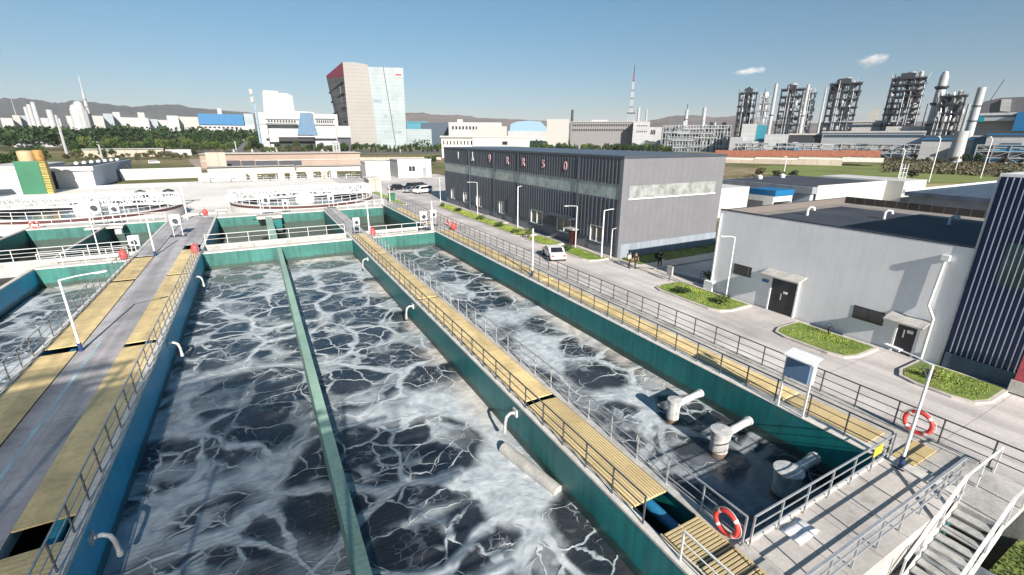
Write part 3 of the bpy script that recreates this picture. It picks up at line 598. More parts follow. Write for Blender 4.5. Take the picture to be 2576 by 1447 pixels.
lamp((18.27, 5.12, 0), 4.0, 'leaning-looking white lamp post with blue sleeve at the near deck corner', arm=(0.15, 0.95), brace=True, r=0.05)
lamp((-9.58, 30.4, 0), 4.0, 'white lamp post with navy base standing on the grey left walkway in front', arm=(1.3, 0.45), r=0.06)
lamp((18.94, 31.2, 0), 4.0, 'white post with black foot on the right walkway boards in front of the grey building', arm=(0, 0), r=0.07)
lamp((-9.7, 54.0, 0), 4.0, 'white lamp post at the far end of the yellow boards on the left walkway', arm=(0, 0), r=0.07)
lamp((-9.3, 77.0, 0), 4.5, 'white lamp post where the grey walkway meets the back tanks', arm=(0, 0), r=0.08, base_blue=False)
lamp((-14.5, 57.1, 0), 4.0, 'thin curved white lamp post on the channel wall of the left back tanks', arm=(-0.9, 0.2), r=0.05, base_blue=False)
for (x, y, hh, ar, la) in [(33.62, 59.9, 6.1, (0.9, 0), 'thick white lamp post against the dark recess of the grey building'),
        (33.2, 44.6, 5.2, (-1.2, 0.2), 'thin white lamp post beside the dark red bin'),
        (32.95, 39.3, 5.4, (1.5, 0), 'tall white lamp post at the near corner of the grey building'),
        (33.7, 38.6, 3.4, (1.1, 0), 'shorter white post beside the corner lamp of the grey building'),
        (33.6, 93.5, 5.0, (0, 0), 'white post at the far end of the grey building'),
        (33.4, 74.0, 5.6, (-1.2, 0.3), 'slim white lamp post before the middle windows of the grey building'),
        (33.1, 23.2, 5.4, (-0.7, 0.3), 'slim white lamp post in the grass before the white building window')]:
    lamp((x, y, ZP), hh, la, arm=ar, base_blue=False, r=0.085 if 'thick' in la or 'tall' in la else 0.055)
for (x, y, la) in [(18.5, 81.5, 'white post at the far right corner of the back tanks'), (11.2, 57.3, 'white post over the channel at the end of the middle walkway'), (18.3, 54.2, 'white post at the corner where the right tank meets the channel'), (-0.2, 78.3, 'white post over the divider wall of the back tanks'), (23.5, 96, 'white post beside the green bin on the far road')]:
    lamp((x, y, 0 if y < 82 else ZP), 3.6, la, arm=(0, 0), base_blue=False, r=0.08)

# ---- control box by right walkway
cb = thing('control_cabinet', (18.3, 9.05, 0), 'blue control cabinet with a sloping hood on two posts beside the right walkway', 'cabinet')
MB().box(18.12, 18.42, 8.55, 9.5, 1.55, 2.45).build('cabinet_body', mat('steel_blue_enamel', (0.16, 0.26, 0.42), 0.35, var=0.1), cb, bevel=0.015)
MB().prism([(17.98, 2.46), (18.62, 2.62), (18.62, 2.67), (17.98, 2.51)], 'y', 8.42, 9.6).build('hood', white_steel, cb)
MB().box(18.42, 18.55, 8.52, 9.53, 1.5, 2.5).build('back_panel', white_steel, cb)
for y in (8.5, 9.55): MB().box(18.2, 18.27, y - 0.035, y + 0.035, 0, 2.5).build('post', white_steel, cb)

# ---- capped vertical pipes in the right tank
def decanter(x, y, r, label, hr=0.2, top=-0.62):
    t = thing('capped_pipe', (x, y, WZ), label, 'pipe')
    MB().lathe([(r*0.92, -1.6), (r*0.92, -1.05 + 0.1), (r, -0.95), (r, top - 0.06)], x, y, 24).build('riser', pipe_white, t, smooth=True)
    MB().lathe([(r*1.08, top - 0.12), (r*1.1, top), (r*0.7, top + 0.03), (0.02, top + 0.05)], x, y, 24).build('cap', pipe_white, t, smooth=True)
    MB().tube([(x + r*0.6, y, top - 0.3), (17.45, y + 0.1, top - 0.26)], hr, 14).build('branch', pipe_white, t, smooth=True)
    MB().lathe([(r*0.92, WZ - 0.4), (r*0.92, -1.6)], x, y, 24).build('wet_base', mat('rusty_wet_pipe', (0.20, 0.13, 0.09), 0.5, var=0.3) if 'rusty_wet_pipe' not in MATS else MATS['rusty_wet_pipe'], t, smooth=True)
    br = MB(); br.lathe([(hr*1.15, 0), (hr*1.15, 0.08)], 0, 0, 14)
    MB().tube([(17.36, y + 0.09, top - 0.26), (17.5, y + 0.1, top - 0.26)], hr*1.2, 14).build('flange', pipe_white, t, smooth=True)
decanter(15.6, 12.7, 0.30, 'farthest of the three capped white pipes in the right foaming tank', 0.17)
decanter(15.5, 10.1, 0.40, 'middle of the three capped white pipes in the right foaming tank', 0.17)
decanter(15.6, 7.3, 0.47, 'nearest and widest capped pipe in the right tank, by the deck railing', 0.20)

def elbow(x, y, s, label):
    t = thing('pipe_elbow', (x, y, -0.4), label, 'pipe')
    MB().tube([(x, y, -0.42), (x + s*0.28, y, -0.38), (x + s*0.45, y, -0.50), (x + s*0.52, y, -0.75), (x + s*0.54, y, -1.2)], 0.07, 10).build('bend', pipe_white, t, smooth=True)
    MB().tube([(x + s*0.54, y, -1.15), (x + s*0.54, y, -1.3)], 0.09, 10).build('nozzle', pipe_white, t, smooth=True)
    MB().box(min(x, x + s*0.08), max(x, x + s*0.08), y - 0.16, y + 0.16, -0.58, -0.24).build('wall_plate', pipe_white, t)
elbow(8.4, 15.0, -1, 'nearest white bent pipe on the teal side of the middle walkway'); elbow(8.4, 30.0, -1, 'second white bent pipe along the teal side of the middle walkway'); elbow(8.4, 45.0, -1, 'farthest white bent pipe along the teal side of the middle walkway')
elbow(-5.9, 15.2, 1, 'nearest bent pipe on the blue wall of the left tank'); elbow(-5.9, 30.5, 1, 'middle bent pipe on the blue wall of the left tank'); elbow(-5.9, 45.5, 1, 'farthest bent pipe on the blue wall of the left tank')
# fat outlet pipe lying in the foam under the near elbow
op = thing('outlet_pipe', (8.1, 13.4, WZ), 'fat grey outlet pipe lying in foam against the teal walkway wall', 'pipe')
MB().tube([(7.6, 14.6, WZ + 0.1), (8.25, 11.4, WZ + 0.05)], 0.26, 14).build('pipe', concrete, op, smooth=True)

# ---- machinery in the channel and on the cross walls
def motor(loc, label, s=1.0, m=white_steel):
    t = thing('gate_actuator', loc, label, 'machine', local=True)
    MB().box(-0.35*s, 0.35*s, -0.2*s, 0.2*s, 0.9*s, 1.7*s).build('housing', m, t, bevel=0.04)
    for sx in (-0.28, 0.28): MB().box(sx*s - 0.05, sx*s + 0.05, -0.06, 0.06, 0, 0.95*s).build('leg', galv, t)
    MB().tube([(0, -0.25*s, 1.25*s), (0, -0.4*s, 1.25*s)], 0.18*s, 12).build('handwheel', dark_steel, t, smooth=True)
    MB().box(-0.5*s, 0.5*s, -0.3*s, 0.3*s, 0.0, 0.12).build('base_frame', dark_steel, t)
for a in [((17.5, 55.4, 0), 'white gate actuator at the corner of the right tank', 1.3), ((19.4, 57.2, 0), 'second white actuator beside the corner post of the right tank', 1.2), ((9.6, 56.5, 0), 'white actuator in the middle walkway over the channel', 1.1), ((-8.9, 64.0, 0), 'tall white cabinet on the grey walkway between the back tanks', 1.5), ((-12.6, 61.8, -1.5), 'white actuator above the coil in the second back tank', 1.4), ((0.6, 78.8, 0), 'white sluice machine on the divider wall end', 1.6), ((-19.0, 77.9, 0), 'white machine on the platform between the left back tanks', 1.8), ((-17.2, 78.6, 0), 'second white machine right of the left platform', 1.5), ((3.2, 78.9, 0), 'small white machine right of the sluice', 1.1), ((10.0, 80, 0), 'white actuator at the far end of the middle walkway', 1.3), ((-29.5, 79, -1), 'white machine left of the back tanks', 1.3)]:
    motor(*a)
pl = thing('platform', (-18.1, 76.5, -0.3), 'white projecting platform at the end of the left divider wall', 'platform'); MB().box(-20.0, -16.2, 75.4, 77.5, -0.25, -0.05).build('slab', white_conc, pl); MB().box(-19.8, -16.4, 75.4, 75.5, 0.3, 0.36).build('rail', white_steel, pl); MB().box(-16.9, -16.2, 74.6, 75.4, -0.9, -0.3).build('bracket', galv, pl)
pl = thing('platform', (0.6, 76.2, -0.3), 'beige sluice platform at the head of the divider wall', 'platform'); MB().box(-0.9, 2.4, 74.8, 77.5, -0.3, 0.08).build('slab', kerb_m, pl); MB().box(1.1, 2.2, 73.4, 74.8, -2.0, -0.4).build('sluice_gate', teal_dark, pl)
MB().box(-1.8, 2.0, 74.7, 74.8, 0.7, 0.76).build('rail', white_steel, pl)
for i, (x0, x1) in enumerate([(-17.9, -11.8), (-5.7, 8.2), (10.8, 18.0)]):
    la = ['bundle of dark pipes in the left channel behind the white railing', 'bundle of dark pipes in the channel behind the partition', 'bundle of dark pipes in the right hand channel'][i]
    t = thing('pipe_rack', ((x0+x1)/2, 55.6, -1.5), la, 'pipes')
    for k, (yy, zz, rr, m) in enumerate([(54.8, -0.5, 0.16, galv), (55.3, -0.85, 0.22, dark_steel), (55.9, -0.5, 0.14, white_steel), (56.4, -0.9, 0.2, galv)]):
        MB().tube([(x0, yy, zz), (x1, yy, zz)], rr, 8).build('pipe', m, t, smooth=True)
    for k in range(int((x1-x0)/1.5)): MB().box(x0 + 0.7 + k*1.5, x0 + 0.82 + k*1.5, 54.5, 56.8, -1.15, -1.05).build('bracket', dark_steel, t)
struct('channel_water', MB().box(-26, 18.2, 54.3, 57.0, -2.0, -1.35), black_m)

# ================================================================ ROUND CLARIFIERS
def clarifier(cx, cy, r, label, truss_dir, zt=0.0):
    t = thing('clarifier', (cx, cy, GZ), label, 'clarifier')
    MB().lathe([(r, GZ), (r, zt), (r - 0.4, zt), (r - 0.4, -1.6)], cx, cy, 96).build('tank_shell', bright_white, t, smooth=True)
    MB().lathe([(r + 0.02, zt - 0.55), (r + 0.03, zt - 0.15)], cx, cy, 96).build('dark_band', mat('dark_red_band', (0.09, 0.03, 0.03), 0.6) if 'dark_red_band' not in MATS else MATS['dark_red_band'], t, smooth=True)
    MB().lathe([(r - 1.4, -1.6), (r - 1.4, zt - 0.15), (r - 1.6, zt - 0.15), (r - 1.6, -1.6)], cx, cy, 96).build('launder_wall', white_conc, t, smooth=True)
    MB().lathe([(r - 1.6, zt - 0.32), (r - 2.6, zt - 0.34), (r - 2.65, -1.6)], cx, cy, 96).build('baffle', dark_steel, t, smooth=True)
    MB().lathe([(0.01, -1.0), (r - 0.4, -1.0)], cx, cy, 64).build('clear_water', still_m, t)
    MB().lathe([(1.8, -1.0), (1.8, 0.5), (1.0, 0.55), (1.0, 1.4), (0.02, 1.5)], cx, cy, 24).build('centre_column', white_steel, t, smooth=True)
    rl = MB()
    for k in range(44):
        a = 2*math.pi*k/44; rl.bar((cx + (r-0.2)*math.cos(a), cy + (r-0.2)*math.sin(a), zt), (cx + (r-0.2)*math.cos(a), cy + (r-0.2)*math.sin(a), zt + 1.05), 0.06)
    pp = [(cx + (r-0.2)*math.cos(2*math.pi*k/44), cy + (r-0.2)*math.sin(2*math.pi*k/44)) for k in range(45)]
    for z in (1.05, 0.55): rl.tube([(x, y, zt + z) for x, y in pp], 0.035, 6)
    rl.build('rim_railing', white_steel, t)
    # rotating bridge
    a = truss_dir; ux, uy = math.cos(a), math.sin(a); vx, vy = -uy, ux
    br = MB(); N = 18; hw = 0.75; z0, z1 = zt + 0.25, zt + 1.9
    for s in (-1, 1):
        P = lambda d, z: (cx + ux*d + vx*s*hw, cy + uy*d + vy*s*hw, z)
        L = r - 0.1
        br.bar(P(-L, z0), P(L, z0), 0.22); br.bar(P(-L, z1), P(L, z1), 0.16)
        for k in range(N):
            d0 = -L + 2*L*k/N; d1 = -L + 2*L*(k+1)/N
            br.bar(P(d0, z0), P(d0, z1), 0.11); br.bar(P(d0, z0) if k % 2 else P(d0, z1), P(d1, z1) if k % 2 else P(d1, z0), 0.12)
        br.bar(P(L, z0), P(L, z1), 0.11)
    br.build('truss', white_steel, t)
    q = lambda d, s: (cx + ux*d + vx*s, cy + uy*d + vy*s)
    dk_ = MB(); n = r - 0.1
    c = [q(-n, -0.65), q(n, -0.65), q(n, 0.65), q(-n, 0.65)]
    dk_.prism(c, 'z', z0 + 0.02, z0 + 0.1); dk_.build('bridge_deck', white_steel, t)
    for e in (-1, 1):
        x, y = q(e*(n - 0.3), 0); MB().box(x - 0.9, x + 0.9, y - 0.8, y + 0.8, zt, zt + 1.3).build('drive_carriage', white_steel, t, bevel=0.05)
    return t
clarifier(7.6, 98.2, 12.6, 'white round clarifier tank behind the middle back tanks', R(8))
clarifier(-25.0, 98.8, 12.8, 'white round clarifier tank with a long truss at the left', R(-9))
ds = thing('pump_station', (-17.5, 112, GZ), 'white portal frame with dark pumps behind the left clarifier', 'frame')
for x in (-27, -22.5, -18, -13.5): MB().bar((x, 112, GZ), (x, 112, 2.0), 0.3).build('post', white_steel, ds)
MB().bar((-28, 112, 2.1), (-12.5, 112, 2.1), 0.45).build('beam', white_steel, ds); MB().bar((-27, 112, -0.3), (-13.5, 112, -0.3), 0.3).build('beam', white_steel, ds)
for k, x in enumerate((-20.3, -15.8)): MB().lathe([(1.1, GZ), (1.25, -0.4), (0.9, 0.9), (0.1, 1.2)], x, 113.2, 16).build('pump', dark_steel, ds, smooth=True)
# low kiosks and kit around the clarifiers
def kiosk(x0, x1, y0, y1, h, label, m=bright_white, roof=True, name='kiosk', cat='kiosk', z=None):
    z = ZP if z is None else z; t = thing(name, ((x0+x1)/2, (y0+y1)/2, z), label, cat)
    MB().box(x0, x1, y0, y1, z, z + h).build('wall', m, t)
    if roof: MB().box(x0 - 0.25, x1 + 0.25, y0 - 0.25, y1 + 0.25, z + h, z + h + 0.3).build('roof', white_conc, t)
    return t
kiosk(-9.6, -6.5, 84, 88, 1.6, 'low white kiosk between the two clarifiers'); kiosk(-6.0, -4.9, 82.5, 84, 2.2, 'narrow white kiosk beside the left edge of the right clarifier')
kiosk(24.5, 27.5, 120, 126, 3.0, 'cream kiosk left of the two small white houses', m=cream_wall)
kiosk(-16, -3, 172.5, 176, 2.0, 'long low white block behind the yard', m=white_far)
for i, x in enumerate((-2, 6, 9.5, 14.5, 19, 22)):
    kiosk(x, x + 1.9, 168, 170, 1.7 + 0.3*(i % 3), ['white box at the left of the row behind the clarifiers', 'white box second in the row behind the clarifiers', 'grey tank box in the middle of the row behind the clarifiers', 'pale box fourth in the row behind the clarifiers', 'cream box fifth in the row behind the clarifiers', 'white box at the right of the row behind the clarifiers'][i], m=[bright_white, white_far, concrete, white_conc, cream_wall, bright_white][i])
dr = random.Random(3)
cl = thing('pipework', (10, 166, ZP), 'tangle of grey and white process pipes behind the round clarifiers', 'pipes')
for k in range(26):
    x = -14 + k*1.75; MB().tube([(x, 164, ZP), (x, 164, ZP + 0.8 + dr.random()*1.4), (x + 1.2, 164, ZP + 0.8 + dr.random()*1.0)], 0.09, 6).build('pipe', [galv, dark_steel, white_steel][k % 3], cl)
for z in (0.5, 1.1): MB().bar((-15, 164.3, ZP + z), (32, 164.3, ZP + z), 0.1).build('pipe_run', galv, cl)

# ================================================================ GREY LONG BUILDING
gb = thing('building', (42.3, 65, GZ), 'long slate grey industrial building with a frosted window band and wall letters', 'building')
X0, X1, Y0, Y1, ZT = 34.3, 50.4, 38.2, 92.0, 9.2
MB().box(X0 + 0.25, X1 - 0.25, Y0 + 0.25, Y1 - 0.25, GZ, ZT - 0.4).build('core_wall', plinth, gb)
MB().box(X0 + 0.08, X1 - 0.08, Y0 + 0.08, Y1 - 0.08, GZ, 0.0 - 0.35).build('plinth', plinth, gb)
lf = MB()      # long front, folded sheet
def ribs(mb, y0, y1, z0, z1, pitch=0.6, d=0.09, x=X0):
    n = int((y1-y0)/pitch); vs = []; 
    for i in range(n):
        a = y0 + (y1-y0)*i/n; s = (y1-y0)/n
        for yy, dx in ((a, 0), (a + s*0.55, 0), (a + s*0.68, -d), (a + s*0.87, -d)): vs.append((yy, dx))
    vs.append((y1, 0)); k = len(vs)
    mb.add([(x + dx, yy, z0) for yy, dx in vs] + [(x + dx, yy, z1) for yy, dx in vs], [(i, i+1, k+i+1, k+i) for i in range(k-1)])
openings = [(88.9, 87.05, 'w'), (82.5, 80.2, 'w'), (76.5, 74.2, 'w'), (67.4, 65.6, 'd'), (57.2, 54.0, 'd'), (50.4, 47.3, 'd'), (43.3, 41.0, 'd')]
ribs(lf, Y0, Y1, 6.2, ZT); 
edges = [Y0] + [v for a in sorted(openings, key=lambda q: q[1]) for v in (a[1], a[0])] + [Y1]
for i in range(0, len(edges), 2): ribs(lf, edges[i], edges[i+1], -0.36, 4.55)
for a, b_, k in openings: ribs(lf, b_, a, 1.2, 4.55)
lf.build('ribbed_front', slate, gb)
MB().box(X0 + 0.03, X0 + 0.2, Y0 + 0.3, Y1 - 0.3, 4.55, 6.2).build('window_band', translucent, gb)
ef = MB(); ef.box(X0 + 0.3, X1, Y0, Y0 + 0.15, -0.35, ZT - 0.25); ef.build('end_wall', endclad, gb)
MB().box(X0 - 0.06, X0 + 0.3, Y0 - 0.06, Y0 + 0.32, GZ, ZT - 0.2).build('corner_trim', endclad, gb)
MB().box(X0 + 1.0, X1 - 1.3, Y0 - 0.05, Y0 + 0.12, 4.68, 6.05).build('window_band', translucent_x, gb)
MB().box(X0 + 0.9, X1 - 1.2, Y0 - 0.12, Y0 + 0.12, 4.55, 4.68).build('sill', white_steel, gb)
MB().box(X0 + 0.3, X1, Y0 - 0.1, Y0 + 0.1, GZ, -0.35).build('plinth', mat('pale_blue_grey_render', (0.28, 0.32, 0.38), 0.8, var=0.12, streak=0.2), gb)
MB().box(X0 - 0.12, X1 + 0.1, Y0 - 0.1, Y1 + 0.1, ZT - 0.25, ZT).build('eave_trim', slate, gb)
MB().prism([(X0 - 0.1, ZT), ((X0+X1)/2, ZT + 0.06), (X1 + 0.1, ZT)], 'y', Y0 - 0.08, Y1 + 0.08).build('roof', slate, gb)
for a, b_, k in openings:
    f = MB()
    zz0 = -0.75 if k == 'w' else -0.75
    f.box(X0 - 0.03, X0 + 0.12, a - 0.09, a, zz0, 1.2); f.box(X0 - 0.03, X0 + 0.12, b_, b_ + 0.09, zz0, 1.2); f.box(X0 - 0.03, X0 + 0.12, b_ + 0.09, a - 0.09, 1.11, 1.2); f.box(X0 - 0.03, X0 + 0.12, b_ + 0.09, a - 0.09, zz0, zz0 + 0.08)
    f.box(X0, X0 + 0.1, (a+b_)/2 - 0.05, (a+b_)/2 + 0.05, zz0 + 0.08, 1.11)
    fo = f.build('window', white_steel, gb); MB().box(X0 + 0.11, X0 + 0.15, b_ + 0.05, a - 0.05, zz0 + 0.05, 1.15).build('pane', brown_glass, fo)
for y in (74.2 + 4.9, 69.0, 60.9, 46.0): MB().box(X0 - 0.17, X0 - 0.055, y, y + 0.2, GZ, ZT - 0.3).build('downpipe', navy_low if y > 70 else slate, gb)
MB().box(X0 - 1.6, X0 - 0.1, 63.5, 71.5, GZ + 0.02, GZ + 0.3).build('entrance_step', concrete, gb)
MB().box(X0 - 1.4, X0 - 0.06, 45.8, 51.4, 1.35, 1.5).build('canopy', slate, gb)

def glyph(ch, name='letter', size=1.3, depth=0.06):
    c = bpy.data.curves.new('letter', 'FONT'); c.body = ch; c.size = size; c.extrude = depth; c.align_x = 'CENTER'; c.offset = 0.02
    o = bpy.data.objects.new('letter', c); col.objects.link(o); bpy.context.view_layer.update()
    dg = bpy.context.evaluated_depsgraph_get(); me = bpy.data.meshes.new_from_object(o.evaluated_get(dg)); col.objects.unlink(o); bpy.data.objects.remove(o); return me
letters = [(78.6, '1', white_steel, 1.9), (72.6, None, white_steel, 1.9), (66.1, '9', pink_m, 1.75), (59.8, 'R', pink_m, 1.6), (54.2, 'P', pink_m, 1.6), (48.8, '5', pink_m, 1.45), (43.3 + 1.9, '0', pink_m, 1.45)]
letters = [(y, a, b_, c) for y, a, b_, c in [(84.2, '1', white_steel, 1.9), (77.5, None, white_steel, 1.9), (70.6, '9', pink_m, 1.8), (64.3, 'R', pink_m, 1.6), (59.4, 'R', pink_m, 1.6), (54.0, '5', pink_m, 1.5), (48.8, '0', pink_m, 1.5)]]
for y, ch, m, s in letters:
    if ch is None:
        b = MB(); b.box(X0 - 0.16, X0 - 0.07, y - 0.12, y + 0.12, 7.75, 8.6); b.bar((X0 - 0.11, y, 7.8), (X0 - 0.11, y + 0.38, 7.1), 0.09, 0.2); b.bar((X0 - 0.11, y, 7.8), (X0 - 0.11, y - 0.38, 7.1), 0.09, 0.2); b.build('letter', m, gb); continue
    me = glyph(ch, size=s); me.materials.clear(); me.materials.append(m)
    o = bpy.data.objects.new('letter', me); col.objects.link(o); o.parent = gb
    # stands on the wall facing -x
    o.rotation_euler = (R(90), 0, R(-90)); o.location = Vector((X0 - 0.1, y, 7.15)) - Vector((42.3, 65, GZ))
    if m is pink_m: MB().box(X0 - 0.065, X0 - 0.055, y - 0.55, y + 0.55, 7.0, 8.45).build('letter_backing', mat('dark_purple_backing', (0.075, 0.05, 0.065), 0.6) if 'dark_purple_backing' not in MATS else MATS['dark_purple_backing'], gb)  # dark purple plate behind each pink letter

# ================================================================ WHITE FLAT ROOF BUILDING
wb = thing('building', (42, 17.4, GZ), 'off white flat roofed building with two canopied steel doors', 'building')
XA, XB, YA, YB, ZR = 34.3, 53.5, 9.4, 25.8, 5.2
MB().box(XA, XB, YA, YB, GZ, ZR - 0.9).build('wall', off_white, wb)
pw = MB(); pw.box(XA, XA + 0.25, YA, YB, ZR - 0.9, ZR); pw.build('parapet', off_white, wb)
MB().box(XA - 0.02, XA + 0.27, YA, YB, ZR, ZR + 0.07).build('parapet_cap', dark_steel, wb)
MB().box(XA + 0.25, XB, YB - 0.3, YB, ZR - 0.9, ZR).build('parapet', parapet_m, wb); MB().box(XB - 0.3, XB, YA, YB - 0.3, ZR - 0.9, ZR + 0.1).build('parapet', parapet_m, wb)
MB().box(XA + 0.25, XB - 0.3, YA, YB - 0.3, ZR - 0.9, ZR - 0.55).build('roof', roof_dark, wb)
MB().box(XA + 0.4, XB - 0.35, YB - 1.5, YB - 0.32, ZR - 0.55, ZR - 0.53).box(XB - 3.4, XB - 0.35, YA, YB - 1.5, ZR - 0.55, ZR - 0.53).build('roof_edge_strip', roof_light, wb)
for x, y in ((41.5, 22.6), (45.3, 18.5), (46.6, 14.7), (47.2, 11.2)):
    v = MB(); v.tube([(x, y, ZR - 0.6), (x, y, ZR + 0.02), (x + 0.1, y - 0.15, ZR + 0.15), (x + 0.15, y - 0.38, ZR + 0.12), (x + 0.15, y - 0.45, ZR - 0.1)], 0.11, 10); v.build('roof_vent', white_steel, wb, smooth=True)
def wall_window(y0, y1, z0, z1, bars=2):
    f = MB(); x = XA
    f.box(x - 0.03, x + 0.04, y0, y1, z1 - 0.05, z1); f.box(x - 0.03, x + 0.04, y0, y1, z0, z0 + 0.05); f.box(x - 0.03, x + 0.04, y0, y0 + 0.05, z0 + 0.05, z1 - 0.05); f.box(x - 0.03, x + 0.04, y1 - 0.05, y1, z0 + 0.05, z1 - 0.05)
    for k in range(1, bars): yy = y0 + (y1-y0)*k/bars; f.box(x - 0.025, x + 0.03, yy - 0.025, yy + 0.025, z0 + 0.05, z1 - 0.05)
    fo = f.build('window', dark_steel, wb); MB().box(x - 0.012, x + 0.01, y0 + 0.03, y1 - 0.03, z0 + 0.03, z1 - 0.03).build('pane', glass_dark, fo)
wall_window(22.1, 23.7, 0.12, 0.98, 4); wall_window(12.6, 14.4, -0.62, 0.27, 2)
def canopy_door(y0, y1, zt, label=None):
    d = MB(); d.box(XA - 0.06, XA + 0.02, y0, y1, GZ + 0.05, zt); dd = d.build('door', door_m, wb)
    MB().box(XA - 0.1, XA - 0.06, (y0+y1)/2 - 0.32, (y0+y1)/2 - 0.02, -0.35 if y0 > 15 else -0.55, -0.2 if y0 > 15 else -0.35).build('notice', paper_m, dd)
    MB().box(XA - 0.12, XA - 0.06, (y0+y1)/2 + 0.10, (y0+y1)/2 + 0.16, -0.9, -0.4).build('handle', galv, dd)
    MB().box(XA - 0.14, XA - 0.02, y1, y1 + 0.12, GZ + 0.02, zt).build('door_jamb', off_white, wb); MB().box(XA - 0.14, XA - 0.02, y0 - 0.12, y0, GZ + 0.02, zt).build('door_jamb', off_white, wb)
    MB().prism([(XA - 1.0, zt + 0.12), (XA - 0.01, zt + 0.42), (XA - 0.01, zt + 0.30), (XA - 1.0, zt + 0.02)], 'y', y0 - 0.5, y1 + 0.55).build('canopy', concrete, wb)
canopy_door(18.25, 20.2, 0.9); canopy_door(10.75, 11.75, 0.15)
MB().box(XA - 0.07, XA - 0.01, 20.55, 21.05, 0.12, 0.34).build('blue_plate', blue_steel if False else mat('blue_name_plate', (0.05, 0.18, 0.42), 0.4), wb)
MB().tube([(XA - 0.15, 10.46, 4.45), (XA - 0.15, 10.6, 1.5), (XA - 0.3, 10.3, 1.1), (XA - 0.15, 10.2, 0.8), (XA - 0.15, 10.2, GZ)], 0.075, 10).build('downpipe', white_steel, wb, smooth=True)
MB().box(XA - 0.3, XA - 0.02, 10.28, 10.64, 4.3, 4.62).build('hopper_head', white_steel, wb)
MB().tube([(XA - 0.1, 25.6, ZR - 0.3), (XA - 0.1, 25.6, GZ)], 0.07, 8).build('downpipe', white_steel, wb, smooth=True)
MB().box(XA - 0.45, XA - 0.01, 25.2, 26.1, GZ, -1.1).build('buttress', off_white, wb)

# ================================================================ NAVY BUILDING
nb = thing('building', (40, 5, GZ), 'dark navy building with raised ribs coloured pale as if sunlit at the right edge', 'building')
XN = 34.2
MB().box(XN + 0.05, 50, -14, 9.3, GZ, 9.1).build('wall', navy, nb)
MB().box(XN - 0.02, 50.1, -14.1, 9.36, 9.1, 9.25).build('roof_edge', white_steel, nb)
rb = MB()
for k in range(88):
    y = 9.05 - k*0.245; rb.box(XN - 0.06, XN + 0.05, y - 0.035, y, -0.95, 9.08)
rb.build('ribs', mat('sunlit_rib_colour', (0.48, 0.53, 0.64), 0.35, 0.2, var=0.1), nb)  # pale rib colour imitates grazing sun on navy ribs
MB().box(XN - 0.10, XN + 0.05, -14, 9.2, -2.0, -0.95).build('plinth', navy_low, nb)
MB().box(XN - 0.03, XN + 0.04, 2.0, 8.2, 3.55, 5.8).build('window_band', glass_green, nb)
MB().box(XN - 0.02, XN + 0.3, 9.3, 9.4, GZ, 9.1).build('corner_trim', mat('pale_steel_corner', (0.45, 0.52, 0.58), 0.3, 0.5), nb)
rs = thing('hoarding', (33.9, 5.5, GZ), 'red and white board at the right edge in front of the navy building', 'sign')
MB().box(33.75, 33.9, 4.6, 6.15, -1.2, 0.6).build('panel', mat('washed_red_print', (0.62, 0.10, 0.13), 0.5, var=0.25, vs=2), rs); MB().box(33.7, 33.95, 4.5, 6.25, -1.9, -1.2).build('base', white_conc, rs)
w_ = MB(); [w_.box(33.735, 33.75, 4.8 + 0.2*i, 4.9 + 0.2*i, -0.9 + 0.25*(i % 3), -0.8 + 0.25*(i % 3)) for i in range(6)]; w_.build('print_marks', white_tape, rs)

# ================================================================ GRASS ISLANDS
def grass(name, boxes, n, m, h=0.09, z=None, poly=None, label=None):
    z = ZP + 0.09 if z is None else z; vs = []; fs = []; rn = random.Random(int(boxes[0][0]*7) + n)
    area = sum((b[1]-b[0])*(b[3]-b[2]) for b in boxes)
    for b in boxes:
        k = int(n*(b[1]-b[0])*(b[3]-b[2])/area)
        for _ in range(k):
            x = rn.uniform(b[0], b[1]); y = rn.uniform(b[2], b[3]); a = rn.uniform(0, 6.28); hh = h*rn.uniform(0.4, 1.1)*(1.3 if math.sin(x*1.7)*math.cos(y*1.1) > 0.5 else 0.7); wd = 0.045
            lx, ly = rn.uniform(-0.05, 0.05), rn.uniform(-0.05, 0.05)
            i = len(vs); vs += [(x - wd*math.cos(a), y - wd*math.sin(a), z), (x + wd*math.cos(a), y + wd*math.sin(a), z), (x + lx, y + ly, z + hh)]; fs.append((i, i+1, i+2))
    me = MB(); me.v = vs; me.f = fs; o = me.build(name, m, None, noorg=True); return tag(o, kind='stuff', label=label)
isl = [(30.3, 34.0, 6.2, 10.2, 'before the navy building'), (30.0, 33.6, 12.2, 17.4, 'between the two steel doors'), (30.0, 33.7, 21.2, 28.7, 'beside the white building corner'), (30.6, 33.4, 38.5, 45.5, 'at the grey building corner'), (30.4, 33.3, 47.2, 53.0, 'beside the small tree'), (30.3, 33.3, 53.9, 88.0, 'along the grey building'), (24.4, 26.0, 92, 118, 'far beside the road')]
for x0, x1, y0, y1, w_ in isl:
    r = 1.2; pts = [(x0 + r, y0), (x1, y0), (x1, y1), (x0 + r, y1), (x0 + 0.3, y1 - 0.35), (x0, y1 - r), (x0, y0 + r), (x0 + 0.3, y0 + 0.35)]
    struct('kerb', MB().prism(pts, 'z', GZ, ZP + 0.13), kerb_m)
    c = ((x0+x1)/2, (y0+y1)/2); q = [(c[0] + (a-c[0])*(1 - 0.36/(x1-x0)), c[1] + (b_-c[1])*(1 - 0.36/(y1-y0))) for a, b_ in pts]
    struct('grass_bed', MB().prism(q, 'z', GZ, ZP + 0.15), soil)
    grass('grass', [(x0 + 0.45, x1 - 0.25, y0 + 0.45, y1 - 0.45)], int((x1-x0)*(y1-y0)*95), grass_m, z=ZP + 0.14, label='short bright grass with clumps in the kerbed bed ' + w_)
struct('grass_bed', MB().box(35.0, 60, 34.9, 38.1, GZ, ZP + 0.1), soil)
